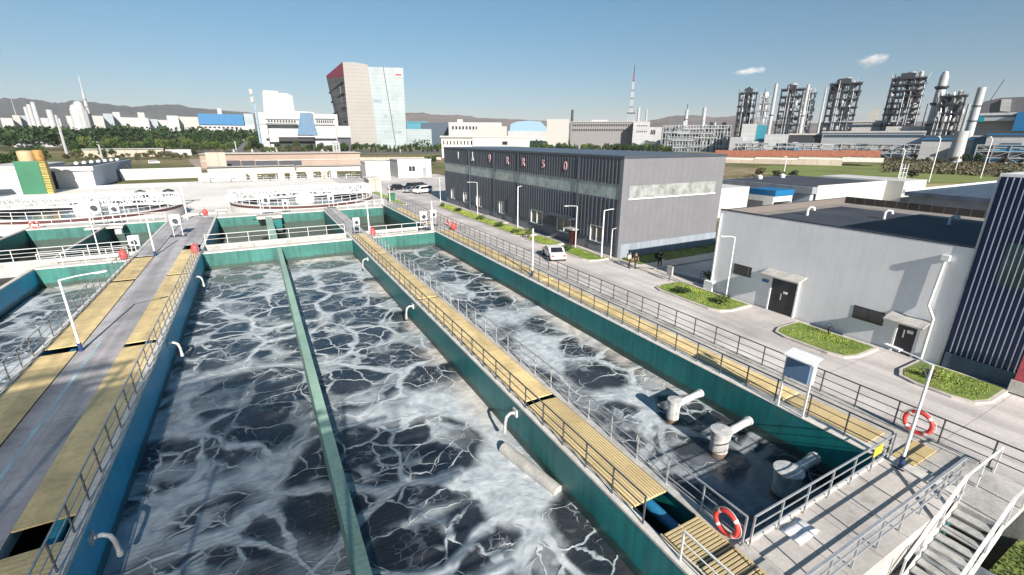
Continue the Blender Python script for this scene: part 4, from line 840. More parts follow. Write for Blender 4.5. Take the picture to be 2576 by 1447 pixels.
grass('grass', [(34.9, 58, 34.95, 38.0)], 3500, grass_dk, z=ZP + 0.1, label='dark shaded grass strip below the grey building end wall')  # shade on this strip is put into the darker blade colour
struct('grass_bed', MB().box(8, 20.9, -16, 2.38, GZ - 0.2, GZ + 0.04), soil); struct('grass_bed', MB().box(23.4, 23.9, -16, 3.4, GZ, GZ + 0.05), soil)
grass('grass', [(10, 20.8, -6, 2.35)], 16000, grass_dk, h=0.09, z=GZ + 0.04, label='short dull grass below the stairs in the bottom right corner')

# bushes, small plants
def leaf_blob(mb, c, rx, rz, n, s, rn, hollow=0.0):
    for _ in range(n):
        while True:
            d = Vector((rn.uniform(-1, 1), rn.uniform(-1, 1), rn.uniform(-1, 1)))
            if 0.05 < d.length < 1: break
        d = d.normalized() * (hollow + (1 - hollow)*rn.random()**0.5)
        p = Vector((c[0] + d.x*rx, c[1] + d.y*rx, c[2] + d.z*rz)); a = Vector((rn.uniform(-1, 1), rn.uniform(-1, 1), rn.uniform(-1, 1))).normalized(); b_ = a.cross(Vector((rn.uniform(-1, 1), rn.uniform(-1, 1), rn.uniform(-1, 1)))).normalized()
        k = s*rn.uniform(0.6, 1.3); mb.add([p - a*k, p + b_*k*0.7, p + a*k, p - b_*k*0.7], [(0, 1, 2, 3)])
def bush(loc, r, h, label, m=leaf_b, n=260, s=0.07, group=None):
    rn = random.Random(int(loc[0]*31 + loc[1]*17)); t = thing('bush', loc, label, 'bush', group, local=True)
    st_ = MB()
    for k in range(5): a = rn.uniform(0, 6.28); st_.tube([(0, 0, 0), (math.cos(a)*r*0.5, math.sin(a)*r*0.5, h*0.6)], 0.015 + r*0.015, 5)
    st_.build('stems', bark, t); f = MB()
    for k in range(5): a = rn.uniform(0, 6.28); leaf_blob(f, (math.cos(a)*r*0.4, math.sin(a)*r*0.4, h*rn.uniform(0.35, 0.7)), r*0.6, h*0.35, n//5, s, rn)
    f.build('foliage', m, t); return t
bush((32.9, 14.9, ZP + 0.1), 0.45, 1.1, 'small pale leafless looking shrub in the bed between the steel doors', leaf_c, 60, 0.05)
bush((31.6, 8.9, ZP + 0.1), 0.5, 0.8, 'small grey green shrub behind the near lamp post', leaf_c, 160, 0.06)
for i, (x, y, r, h, la) in enumerate([(31.3, 85.5, 0.7, 0.9, 'round dark bush at the far tip of the long grass bed'), (31.6, 78.5, 0.9, 0.7, 'low bush in the grass bed before the second window'), (31.4, 68.5, 1.0, 0.8, 'low dark bush midway along the long grass bed'), (31.2, 61.5, 1.1, 0.8, 'spreading bush in the bed near the dark recess'), (31.3, 56.0, 0.9, 0.7, 'brownish bush at the near end of the long grass bed'), (31.2, 43.5, 1.2, 0.9, 'leafy bush in the bed beside the dark red bin'), (31.6, 22.6, 0.9, 0.9, 'leafy green bush in the bed beside the lamp of the white building'), (31.2, 26.0, 0.9, 0.6, 'yellowish bush at the far end of the bed by the white building'), (36.5, 27.4, 1.2, 1.1, 'dark rounded bush in shade behind the white building corner'), (38.2, 35.9, 0.5, 0.7, 'dark bush beside the walking person'), (49.5, 36.2, 1.4, 0.8, 'dark bush at the far end of the shaded grass strip')]):
    bush((x, y, ZP + 0.1), r, h, la, [leaf_b, leaf_a][i % 2], 420, 0.08)
bush((31.0, 52.3, ZP), 0.9, 1.9, 'thin pale sapling in front of the grey building between two grass beds', leaf_b, 150, 0.1)

# ---- bin, traffic sign, skip fence
bn = thing('litter_bin', (33.9, 46.2, ZP), 'dark red litter bin with a pale lid by the grey building wall', 'bin')
MB().lathe([(0.42, 0), (0.52, 1.9), (0.55, 2.0)], 33.9, 46.2, 16, cz=ZP).build('drum', mat('dark_maroon_plastic', (0.06, 0.015, 0.015), 0.4), bn, smooth=True)
MB().box(33.2, 34.2, 45.4, 47.1, ZP + 2.05, ZP + 2.25).build('lid', concrete, bn, bevel=0.05)
gbn = thing('litter_bin', (24.8, 99.5, ZP), 'green wheeled bin beside the road in the distance', 'bin')
MB().prism([(24.3, ZP), (25.3, ZP), (25.45, ZP + 1.5), (24.15, ZP + 1.5)], 'y', 99, 100).build('body', green_m, gbn); MB().box(24.1, 25.5, 98.9, 100.1, ZP + 1.5, ZP + 1.65).build('lid', green_m, gbn)
sg = thing('signpost', (33.0, 29.3, ZP), 'small blank board on a short black post at the path corner', 'sign')
MB().box(32.98, 33.03, 29.28, 29.33, ZP, ZP + 0.9).build('post', dark_steel, sg); MB().box(32.9, 33.1, 29.0, 29.6, ZP + 0.6, ZP + 1.5).build('board', concrete, sg)
lowwall = thing('low_wall', (34.8, 29, GZ), 'low grey ramp wall between the two buildings', 'wall'); MB().prism([(26.2, GZ), (32.6, GZ), (32.6, GZ + 0.15), (26.2, GZ + 0.5)], 'x', 34.9, 35.2).build('wall', plinth, lowwall)

# ================================================================ PEOPLE
def skin_mesh(name, verts, edges, radii, m, parent, root=0, sub=1):
    me = bpy.data.meshes.new(name); me.from_pydata(verts, edges, []); o = bpy.data.objects.new(name, me); col.objects.link(o)
    sk = o.modifiers.new('skin', 'SKIN'); sk.use_smooth_shade = True
    for i, r in enumerate(radii): v = me.skin_vertices[0].data[i]; v.radius = (r, r) if not hasattr(r, '__len__') else r; v.use_root = (i == root)
    ss = o.modifiers.new('sub', 'SUBSURF'); ss.levels = sub; ss.render_levels = sub
    bpy.context.view_layer.update(); dg = bpy.context.evaluated_depsgraph_get(); nm = bpy.data.meshes.new_from_object(o.evaluated_get(dg))
    o.modifiers.clear(); o.data = nm; nm.materials.clear(); nm.materials.append(m); o.parent = parent; return o
def person(loc, rz, label, shirt, trousers, stride=0.0, bend=0.0, bag=None):
    t = thing('person', loc, label, 'person', rz=rz, local=True); s = stride
    # pelvis, chest, neck, head | legs | arms ; faces +y
    V = [(0, 0, 0.92), (0, 0.02, 1.12), (0, 0.02, 1.36), (0, 0.04, 1.48), (0, 0.06, 1.56), (0, 0.07, 1.66),
         (0.09, 0, 0.88), (0.10, 0.04 + s*0.5, 0.49), (0.11, s, 0.08), (0.11, s + 0.15, 0.04),
         (-0.09, 0, 0.88), (-0.10, 0.04 - s*0.4, 0.49), (-0.11, -s, 0.10), (-0.11, -s + 0.15, 0.04),
         (0.19, 0.01, 1.38), (0.25, -s*0.5, 1.12), (0.24, 0.10 - s*0.6, 0.90), (0.24, 0.14 - s*0.6, 0.80),
         (-0.19, 0.01, 1.38), (-0.25, s*0.5, 1.12), (-0.24, 0.10 + s*0.6, 0.90), (-0.24, 0.14 + s*0.6, 0.80)]
    E = [(0, 1), (1, 2), (2, 3), (3, 4), (4, 5), (0, 6), (6, 7), (7, 8), (8, 9), (0, 10), (10, 11), (11, 12), (12, 13), (2, 14), (14, 15), (15, 16), (16, 17), (2, 18), (18, 19), (19, 20), (20, 21)]
    Rr = [0.13, (0.13, 0.10), (0.15, 0.10), 0.055, 0.085, 0.095, 0.085, 0.058, 0.042, 0.04, 0.085, 0.058, 0.042, 0.04, 0.06, 0.043, 0.032, 0.03, 0.06, 0.043, 0.032, 0.03]
    skin_mesh('body', V, E, Rr, skin_m, t)
    fh = MB()
    for sx in (-1, 1):
        hx, hy, hz = sx*0.24, 0.14 - sx*s*0.6, 0.80
        for k in range(4): fh.tube([(hx, hy - 0.03 + k*0.02, hz), (hx - sx*0.01, hy - 0.025 + k*0.02, hz - 0.05), (hx - sx*0.03, hy - 0.015 + k*0.02, hz - 0.085 + abs(k - 1.5)*0.008)], 0.009, 5)
        fh.tube([(hx, hy + 0.02, hz + 0.02), (hx - sx*0.02, hy + 0.055, hz - 0.02)], 0.010, 5)
    fh.tube([(0, 0.155, 1.64), (0, 0.185, 1.615)], 0.014, 6); fh.tube([(0.093, 0.06, 1.65), (0.105, 0.05, 1.61)], 0.014, 6); fh.tube([(-0.093, 0.06, 1.65), (-0.105, 0.05, 1.61)], 0.014, 6)
    fh.build('hands', skin_m, t, smooth=True)
    skin_mesh('shirt', [V[0], V[1], V[2], V[14], V[15], V[18], V[19], (0, 0.02, 1.44)], [(0, 1), (1, 2), (2, 3), (3, 4), (2, 5), (5, 6), (2, 7)], [(0.155, 0.125), (0.155, 0.125), (0.175, 0.125), 0.075, 0.058, 0.075, 0.058, 0.07], shirt, t)
    skin_mesh('trousers', [V[0], V[6], V[7], (V[8][0], V[8][1], 0.11), V[10], V[11], (V[12][0], V[12][1], 0.12)], [(0, 1), (1, 2), (2, 3), (0, 4), (4, 5), (5, 6)], [(0.15, 0.12), 0.105, 0.078, 0.065, 0.105, 0.078, 0.065], trousers, t)
    h = MB(); h.lathe([(0.005, 0.125), (0.06, 0.11), (0.103, 0.06), (0.108, 0.0), (0.10, -0.06)], 0, 0.045, 14, cz=1.66); h.build('hair', hair_m, t, smooth=True)
    sh_ = MB()
    for a in (V[8], V[12]): sh_.prism([(a[1] - 0.07, 0), (a[1] + 0.2, 0), (a[1] + 0.19, 0.05), (a[1] + 0.05, 0.11), (a[1] - 0.07, 0.1)], 'x', a[0] - 0.045, a[0] + 0.045)
    sh_.build('shoes', black_cloth, t)
    if bag: MB().box(0.2, 0.42, -0.1, 0.16, 0.42, 0.74).build('carried_bag', bag, t, bevel=0.03)
    return t
person((32.9, 34.75, ZP), R(200), 'person in a white top and black trousers standing left in the pair', white_cloth, black_cloth, 0.10)
person((33.5, 34.45, ZP), R(170), 'person in dark brown clothes and black hair standing right in the pair', brown_cloth, brown_cloth, 0.16)
person((36.1, 33.55, ZP + 0.12), R(-60), 'person in black with a pale bag walking alone in the shade', black_cloth, black_cloth, 0.2, bag=white_cloth)

# ================================================================ CARS
def car(loc, rz, label, paint, kind='sedan'):
    t = thing('parked_car', loc, label, 'car', rz=rz, local=True)
    L, Wd = (4.5, 1.78) if kind == 'sedan' else (4.7, 1.85)
    if kind == 'sedan': body = [(-2.2, .35), (-2.25, .75), (-2.1, .95), (-1.5, 1.0), (-.95, 1.4), (.45, 1.45), (1.15, 1.0), (2.0, .85), (2.25, .6), (2.2, .3)]; gl = [(-1.42, 1.0), (-.92, 1.36), (.42, 1.41), (1.05, 1.0)]
    else: body = [(-2.3, .4), (-2.35, 1.0), (-2.25, 1.75), (-1.9, 1.85), (1.1, 1.85), (1.75, 1.2), (2.3, 1.05), (2.35, .4)]; gl = [(-2.15, 1.15), (-2.05, 1.7), (1.0, 1.7), (1.55, 1.15)]
    b = MB(); b.prism(body, 'y', -Wd/2, Wd/2); b.build('body', paint, t, bevel=0.08)
    g_ = MB(); g_.prism(gl, 'y', -Wd/2 - 0.01, Wd/2 + 0.01); g_.build('side_windows', glass_dark, t)
    fr = MB(); bk = MB()
    if kind == 'sedan': fr.add([(1.17, -.7, 1.02), (1.17, .7, 1.02), (.5, .62, 1.455), (.5, -.62, 1.455)], [(0, 1, 2, 3)]); bk.add([(-1.54, -.7, 1.03), (-1.54, .7, 1.03), (-.98, .62, 1.42), (-.98, -.62, 1.42)], [(0, 1, 2, 3)])
    else: fr.add([(1.78, -.75, 1.22), (1.78, .75, 1.22), (1.17, .7, 1.83), (1.17, -.7, 1.83)], [(0, 1, 2, 3)]); bk.add([(-2.37, -.7, 1.1), (-2.37, .7, 1.1), (-2.29, .66, 1.65), (-2.29, -.66, 1.65)], [(0, 1, 2, 3)])
    fr.build('windscreen', glass_dark, t); bk.build('rear_window', glass_dark, t)
    for x in (-1.4, 1.4):
        for y in (-Wd/2, Wd/2):
            w_ = MB(); w_.tube([(x, y - 0.12, .32), (x, y + 0.1, .32)], .33, 16); ww = w_.build('wheel', tyre_m, t, smooth=True); MB().tube([(x, y - .14 if y < 0 else y + .08, .32), (x, y - .1 if y < 0 else y + .12, .32)], .19, 12).build('rim', galv, ww, smooth=True)
    for y in (-.6, .6): MB().box(2.18, 2.3, y - .2, y + .2, .6, .75).build('headlight', white_tape, t)
    for y in (-.65, .65): MB().box(-2.33 if kind == 'sedan' else -2.4, -2.15, y - .15, y + .15, .7, .85).build('tail_light', red_foam, t)
    return t
car((28.3, 42.0, ZP), R(70), 'white car parked on the road by the grass bed at the grey building', car_white)
car((35.2, 110.5, ZP), R(200), 'white van parked nearest in the distant row behind the grey building', car_white, 'van')
car((33.2, 113.5, ZP), R(215), 'silver car parked left of the white van in the distant row', car_grey)
car((35.5, 119.5, ZP), R(205), 'dark car parked behind the silver one in the distance', car_dark, 'van')
car((31.5, 121.0, ZP), R(200), 'black car at the left end of the distant parked row', car_dark)
car((38.6, 124.5, ZP), R(190), 'dark grey car farthest away in the parked row', car_dark)

# ================================================================ SMALL HOUSES, SHEDS
def house(x0, x1, y0, y1, zt, label, m=bright_white, win=(), door=(), side=None, par=0.35, roofm=None, group=None):
    t = thing('house', ((x0+x1)/2, (y0+y1)/2, GZ), label, 'building', group)
    MB().box(x0, x1, y0, y1, GZ, zt - par).build('wall', m, t)
    MB().box(x0 - 0.12, x1 + 0.12, y0 - 0.12, y1 + 0.12, zt - par, zt).build('roof', roofm or m, t)
    for (a, b_, c, d) in win:
        f = MB(); f.box(a, b_, y0 - 0.06, y0 + 0.02, c, c + .12); f.box(a, b_, y0 - 0.06, y0 + 0.02, d - .12, d); f.box(a, a + .12, y0 - 0.06, y0 + 0.02, c + .12, d - .12); f.box(b_ - .12, b_, y0 - 0.06, y0 + 0.02, c + .12, d - .12); f.box((a+b_)/2 - .06, (a+b_)/2 + .06, y0 - .06, y0 + .02, c + .12, d - .12)
        fo = f.build('window', white_steel, t); MB().box(a + .05, b_ - .05, y0 - 0.035, y0 - .02, c + .05, d - .05).build('pane', glass_dark, fo)
    for (a, b_, d) in door: MB().box(a, b_, y0 - 0.05, y0 + .02, GZ + .05, d).build('door', MATS.get('grey_door') or mat('grey_door', (0.3, 0.31, 0.32), .5), t)
    return t
house(42.2, 53.9, 158, 168, 4.0, 'small white flat roofed house with one dark window behind the yard', win=[(45.8, 48.2, -.1, 1.9)], door=[(50.8, 52.1, 1.3)])
house(30.5, 38.2, 152.7, 160, 3.8, 'narrow white house with a sloping side just right of the clarifiers')
house(60, 66, 150, 158, 2.0, 'dark open shed between the small white house and grey building', m=dark_steel, roofm=dark_steel)
wb2 = thing('building', (-45, 185, GZ), 'white and blue grey flat roofed plant building at the left behind the clarifiers', 'building')
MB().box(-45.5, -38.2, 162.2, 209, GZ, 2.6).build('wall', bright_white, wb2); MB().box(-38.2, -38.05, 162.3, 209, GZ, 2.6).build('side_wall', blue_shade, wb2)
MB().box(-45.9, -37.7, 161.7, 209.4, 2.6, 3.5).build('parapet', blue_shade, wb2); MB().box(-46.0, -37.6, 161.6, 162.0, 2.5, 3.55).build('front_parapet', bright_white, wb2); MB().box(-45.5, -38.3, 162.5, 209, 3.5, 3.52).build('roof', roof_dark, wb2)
MB().box(-38.08, -37.98, 200, 203, 0.2, 1.9).build('window', glass_dark, wb2)
for i in range(7): MB().lathe([(.5, 0), (.6, .5), (.1, .8)], -44 + i*0.7, 175 + i*4.2, 10, cz=3.5).build('roof_vent', white_steel, wb2, smooth=True)
wb3 = thing('building', (-56, 156, GZ), 'white block building left of the green slab', 'building'); MB().box(-56, -46.6, 152, 175, GZ, 3.6).build('wall', bright_white, wb3); MB().box(-56.3, -46.3, 151.7, 175.3, 3.6, 4.3).build('parapet', bright_white, wb3)
gs = thing('storage_tower', (-46.5, 151, GZ), 'bright green rectangular hopper with a cream drum on top', 'hopper')
MB().box(-48.6, -44.3, 149.6, 153.8, GZ, 5.5).build('hopper_body', green_m, gs, bevel=0.15)
MB().box(-44.3, -43.2, 149.7, 151.5, GZ, 5.4).build('ladder_frame', ochre_m, gs)
for k in range(12): MB().box(-44.35, -43.1, 149.5, 149.66, GZ + .5 + k*.6, GZ + .62 + k*.6).build('rung', ochre_m, gs)
MB().lathe([(1.5, 5.5), (1.55, 7.6), (1.2, 7.8), (0.01, 7.85)], -46.6, 151.6, 20).build('drum', beige_m, gs, smooth=True); MB().lathe([(.9, 5.5), (1.1, 6.5), (.9, 7.9), (.01, 8)], -44.3, 151, 12).build('side_drum', mat('ochre_rust', (.42, .24, .07), .7, var=.3, vs=1), gs, smooth=True)
bt = thing('truck', (-53.5, 143, ZP), 'blue lorry cab at the left edge behind the clarifier truss', 'truck', local=True)
MB().prism([(-2.4, 0.4), (-2.4, 4.6), (-1.9, 5.2), (1.6, 5.2), (2.1, 4.2), (2.4, 0.4)], 'y', -1.3, 1.3).build('cab', mat('mid_blue_cab', (0.03, 0.16, 0.28), 0.3), bt, bevel=.1)
MB().box(-2.0, 1.6, -1.36, -1.28, 2.6, 4.4).build('window', glass_dark, bt)
for x in (-1.5, 1.5): MB().tube([(x, -1.45, .55), (x, -1.1, .55)], .55, 14).build('wheel', tyre_m, bt, smooth=True)
# buildings behind the white flat roofed building
sh = thing('building', (102, 55, GZ), 'pale grey low hall with dark roof and white end behind the flat roofed building', 'building')
MB().box(87, 112, 47.5, 66, GZ, 1.6).build('wall', blue_shade, sh); MB().box(86.6, 112.4, 47.1, 66.4, 1.6, 2.8).build('parapet', mat('grey_roof_trim', (0.30, 0.32, 0.36), .6), sh); MB().box(87.2, 111.8, 47.7, 65.8, 2.8, 2.83).build('roof', roof_dark, sh)
MB().box(112.4, 122, 44, 60, GZ, 3.1).build('end_block', bright_white, sh)
MB().box(88, 121.8, 47.0, 47.12, GZ, 3.05).build('front_wall', bright_white, sh)
ld = MB()
for x in (117, 118.2, 119.6): ld.bar((x, 46.9, GZ), (x, 46.9, 6.2), .12)
for z in range(8): ld.bar((117, 46.9, -1 + z*.9), (119.6, 46.9, -1 + z*.9), .06)
ld.build('roof_ladder', white_steel, sh)
MBv = MB(); 
for i in range(2): MBv.lathe([(.5, 0), (.6, .6), (.1, .9)], 95 + 8*i, 63, 10, cz=2.8)
MBv.build('roof_vents', white_steel, sh, smooth=True)
wl = thing('building', (80, 60, GZ), 'plain white block wall beside the grey building end', 'building'); MB().box(66.5, 76, 52, 62, GZ, 3.0).build('wall', bright_white, wl)
ss_ = thing('shed', (84, 50, GZ), 'small blue and white open shed with hanging clothes behind the white building', 'shed')
MB().box(79, 84.5, 49, 54, 1.4, 2.4).build('roof', factory_blue, ss_); MB().box(79, 84.5, 49.2, 54, .4, 1.4).build('fascia', white_steel, ss_); MB().box(79, 84.5, 51, 54, GZ, .4).build('back_wall', plinth, ss_); MB().box(79, 79.2, 49.2, 51, GZ, .4).box(84.3, 84.5, 49.2, 51, GZ, .4).build('side_posts', white_steel, ss_)
rf = thing('building', (120, 30, GZ), 'dark glass roofed sheds just behind the flat roofed building parapet', 'building')
MB().box(100, 150, 20, 38, GZ, 1.6).build('wall', plinth, rf); MB().box(99.5, 150.5, 19.5, 38.5, 1.6, 2.3).build('roof', mat('blue_grey_glass_roof', (0.07, 0.10, 0.15), 0.55, var=.3), rf); MB().box(99.5, 150.5, 38.5, 38.9, 1.9, 2.6).build('gutter', white_steel, rf)

# ================================================================ FAR PLACEMENT
def ray(px, py):
    q = Vector((px - W0/2, py - H0/2, F0)); return Vector((AX.dot(q), AY.dot(q), AZ.dot(q)))
class Site:
    """a place at horizontal distance d in the direction of a point of the photograph; local x to the right, y away, z up"""
    def __init__(s, px, d, gz=GZ):
        r = ray(px, 352); h = Vector((r.x, r.y, 0)).normalized(); s.n = h; s.t = Vector((h.y, -h.x, 0)); s.d = d; s.gz = gz
        s.loc = Vector((h.x*d, h.y*d, gz)); s.rz = math.atan2(h.y, h.x) - math.pi/2
    def p(s, px, py, dy=0):
        r = ray(px, py); k = (s.d + dy) / (r.x*s.n.x + r.y*s.n.y); q = EYE + r*k - s.loc; return (q.dot(s.t), q.z)
    def thing(s, name, label, cat, group=None): return thing(name, tuple(s.loc), label, cat, group, rz=s.rz, local=True)
    def box(s, px0, px1, pytop, dep, y0=0, pybot=None, dz=0):
        x0, z1 = s.p(px0, pytop); x1, z1b = s.p(px1, pytop); zt = max((z1 + z1b)/2, 1.0); zb = s.p((px0+px1)/2, pybot)[1] if pybot is not None else 0
        return MB().box(min(x0, x1), max(x0, x1), y0, y0 + dep, zb, zt + dz)
# hills
def hills(name, pts, d, dep, m, label=None):
    vs = []; n = len(pts); rows = 7
    P = []
    for i in range((n-1)*6 + 1):
        k = min(i//6, n-2); t = (i - k*6)/6; t = t*t*(3-2*t); px = pts[k][0]*(1-t) + pts[k+1][0]*t; py = pts[k][1]*(1-t) + pts[k+1][1]*t; r = ray(px, 352); h = Vector((r.x, r.y, 0)).normalized()
        rr = ray(px, py); kk = d/(rr.x*h.x + rr.y*h.y); z = max((EYE + rr*kk).z, 4); P.append((h, z))
    mb = MB(); rn = random.Random(5)
    for j in range(rows):
        v = j/(rows-1); prof = math.sin(v*math.pi/2) if j else 0
        for h, z in P:
            dd = d - dep*(1 - v); vs.append((h.x*dd, h.y*dd, GZ + (z*prof)*(1 + (rn.uniform(-.02, .02) if 0 < j < rows-1 else 0))))
    for h, z in P: vs.append((h.x*(d + dep), h.y*(d + dep), GZ))
    m_ = len(P); mb.add(vs, [(j*m_+i, j*m_+i+1, (j+1)*m_+i+1, (j+1)*m_+i) for j in range(rows) for i in range(m_-1)]); return struct(name, mb, m, smooth=True)
hill_m = mat('wooded_hill_slope', (0.085, 0.095, 0.085), 0.95, var=.25, vs=.002, spec=.05)
hill_b = mat('quarried_hill_slope', (0.20, 0.17, 0.15), 0.95, var=.25, vs=.004, c2=(.11, .105, .10), spec=.05)
hills('hills', [(-250, 290), (-120, 268), (0, 254), (50, 250), (95, 250), (130, 254), (170, 262), (195, 258), (215, 255), (260, 260), (310, 266), (350, 270), (400, 266), (440, 264), (470, 266), (500, 274), (560, 277), (640, 284), (720, 296), (800, 312), (900, 335)], 6500, 2200, hill_m)
hills('hills', [(930, 330), (980, 300), (1025, 285), (1060, 284), (1090, 289), (1130, 291), (1160, 290), (1200, 296), (1280, 300), (1370, 304), (1450, 312), (1560, 318), (1640, 302), (1680, 293), (1720, 290), (1790, 296), (1850, 292), (1900, 300), (2000, 310), (2200, 312), (2400, 300), (2700, 305)], 4200, 1500, hill_b)

# fields and yards at the right
def patch(name, pts, z, m): return struct(name, MB().prism([tuple(_g(px, py)) for px, py in pts], 'z', GZ - .3, GZ + z), m)
def _g(px, py):
    r = ray(px, py); k = (GZ - EYE.z)/r.z; q = EYE + r*k; return (q.x, q.y)
patch('field', [(1905, 418), (1960, 455), (2260, 462), (2600, 455), (2700, 430), (2600, 418), (2250, 412)], .03, field_m)
patch('field', [(1900, 456), (1960, 460), (2260, 464), (2650, 457), (2900, 500), (2560, 560), (2180, 530), (1900, 490)], .04, drygrass_m)
patch('road', [(430, 379.5), (1110, 379), (1110, 386), (470, 388)], .05, asphalt_m)
patch('road', [(1500, 377), (2120, 377.5), (2120, 383), (1500, 382)], .05, asphalt_m)
patch('yard_pavement', [(470, 400), (930, 404), (960, 432), (500, 428)], .04, sand_wall)

# ---- trees
def tree_proto(seed, hgt, rad, m, kind='round'):
    rn = random.Random(seed); t = bpy.data.objects.new('tree', None); col.objects.link(t); FR[t.name] = (Vector((0, 0, 0)), 0, True)
    tr = MB(); tr.tube([(0, 0, 0), (.1, .05, hgt*.35), (0, .1, hgt*.75)], .2, 6, rs=[.28, .2, .07])
    for k in range(6):
        a = k*1.05 + rn.random(); z = hgt*(.3 + .07*k); tr.tube([(0, 0, z), (math.cos(a)*rad*.6, math.sin(a)*rad*.6, z + hgt*.15)], .06, 5, rs=[.09, .03])
    tr.build('trunk', bark, t); f = MB()
    if kind == 'cone':
        for k in range(9): z = hgt*(.15 + .8*k/9); leaf_blob(f, (rn.uniform(-.2, .2), rn.uniform(-.2, .2), z), rad*(1.05 - k/9.5), hgt*.08, 70, .38, rn)
    else:
        for k in range(12):
            a = rn.uniform(0, 6.28); rr = rad*rn.uniform(.15, .65); z = hgt*rn.uniform(.42, .82); leaf_blob(f, (math.cos(a)*rr, math.sin(a)*rr, z), rad*rn.uniform(.3, .5), hgt*rn.uniform(.12, .19), 62, .42, rn, .3)
    f.build('crown', m, t); return t
protos = [tree_proto(1, 9, 4.2, leaf_a), tree_proto(2, 11, 4.6, leaf_a), tree_proto(3, 8, 4.0, leaf_b), tree_proto(4, 10, 3.6, leaf_b), tree_proto(5, 9, 2.2, leaf_a, 'cone'), tree_proto(6, 6.5, 3.8, leaf_c)]
used = set()
def tree(px, d, k, s, label, group):
    st_ = Site(px, d); p = protos[k]
    if k not in used: used.add(k); p.location = st_.loc; p.scale = (s, s, s); p.rotation_euler = (0, 0, px); o = p; o['label'] = label
    else: o = copy_tree(p, None, st_.loc, px*1.3, label, s)
    o.name = 'tree'; o['category'] = 'tree'; o['group'] = group; return o
rn = random.Random(11)
KN = ['dark rounded', 'tall dark', 'yellow green', 'bright slender', 'dark pointed', 'olive brown']
def tlab(k, sc, d, near, where): return ('small ' if sc < near*.9 else 'big ' if sc > near*1.12 else 'middling ') + KN[k] + ' tree ' + where
def zone(px, zs):
    for lim, txt in zs:
        if px < lim: return txt
    return zs[-1][1]
for i in range(96):
    px = 165 + i*5.2 + rn.uniform(-5, 5); d = rn.choice([455, 480, 510, 560, 620]); px = min(px, 655); k = rn.choice([0, 1, 2, 3, 0, 5]); sc = rn.uniform(.9, 1.5)*d/520
    tree(px, d, k, sc, tlab(k, sc, d, 1.2, zone(px, [(260, 'in the belt behind the left end of the greenhouse shed'), (360, 'in the belt behind the middle of the greenhouse shed'), (440, 'in the belt behind the right end of the greenhouse shed'), (530, 'in the belt below the blue factory'), (600, 'in the belt behind the fin sculpture'), (700, 'in the belt beside the civic building')])), 'trees in the belt left of the civic building')
for i in range(26): px = 160 + i*14 + rn.uniform(-6, 6); k = rn.choice([5, 5, 2, 0]); d = rn.uniform(330, 410); tree(px, d, k, rn.uniform(.4, .8), KN[k] + ' scrub tree standing in front of the long shed, ' + zone(px, [(260, 'towards its left end'), (360, 'near its middle'), (480, 'towards its right end'), (999, 'right of it')]), 'scrub trees before the long shed')
for i in range(16): d = rn.choice([240, 270, 310]); k = rn.choice([0, 1, 5]); tree(-12 + i*6.4 + rn.uniform(-4, 4), d, k, rn.uniform(.7, 1.0), KN[k] + ' tree at the far left, ' + zone(i, [(4, 'cut by the left picture edge'), (8, 'beyond the white block'), (12, 'beyond the green hopper'), (99, 'right of the cream drum')]), 'trees at the far left edge')
for i in range(34): px = 650 + i*6.3; k = rn.choice([0, 1, 2, 5, 4]); sc = rn.uniform(.6, 1.0); tree(px + rn.uniform(-3, 3), rn.uniform(440, 462), k, sc, tlab(k, sc, 1, .8, zone(px, [(700, 'before the left pier of the civic building'), (770, 'before the entrance of the civic building'), (2000, 'before the right wing of the civic building')])), 'trees before the civic building')
for i in range(34): px = 865 + i*7.3; k = rn.choice([0, 1, 4, 2]); sc = rn.uniform(.6, 1.05); tree(px + rn.uniform(-3, 3), rn.uniform(455, 480), k, sc, tlab(k, sc, 1, .82, zone(px, [(930, 'at the foot of the stone face of the tower'), (1020, 'at the foot of the glass face of the tower'), (2000, 'right of the tower before the dark blue hall')])), 'trees at the foot of the tower')
for i in range(52): px = 1335 + i*7.0; k = rn.choice([0, 3, 4, 4, 2, 1]); sc = rn.uniform(.75, 1.05); tree(px + rn.uniform(-2, 2), rn.uniform(420, 450), k, sc, tlab(k, sc, 1, .9, zone(px, [(1430, 'before the pale domed hall'), (1520, 'before the left half of the long grey office'), (1600, 'before the right half of the long grey office'), (2000, 'before the white end block of the long office')])), 'trees before the long grey office')
for i in range(10): k = rn.choice([5, 0, 5]); tree(2280 + i*33, rn.uniform(330, 420), k, rn.uniform(.5, .8), KN[k] + ' tree beyond the green field, ' + zone(i, [(3, 'behind the roof ladder'), (6, 'near the middle field lamp'), (99, 'towards the right picture edge')]), 'scrub beyond the green field')
for px, d in ((1975, 175), (2015, 180), (1925, 190), (2320, 210)): tree(px, d, 5, .55, 'round bush in the field beyond the low grey hall, ' + {1975: 'between the other two', 2015: 'rightmost of the near three', 1925: 'leftmost of the three', 2320: 'alone further right'}[px], 'bushes in the field')
for px, d in ((1073, 236), (1088, 238)): tree(px, d, 0, .6, 'tree behind the far end of the grey building', 'trees behind the grey building')
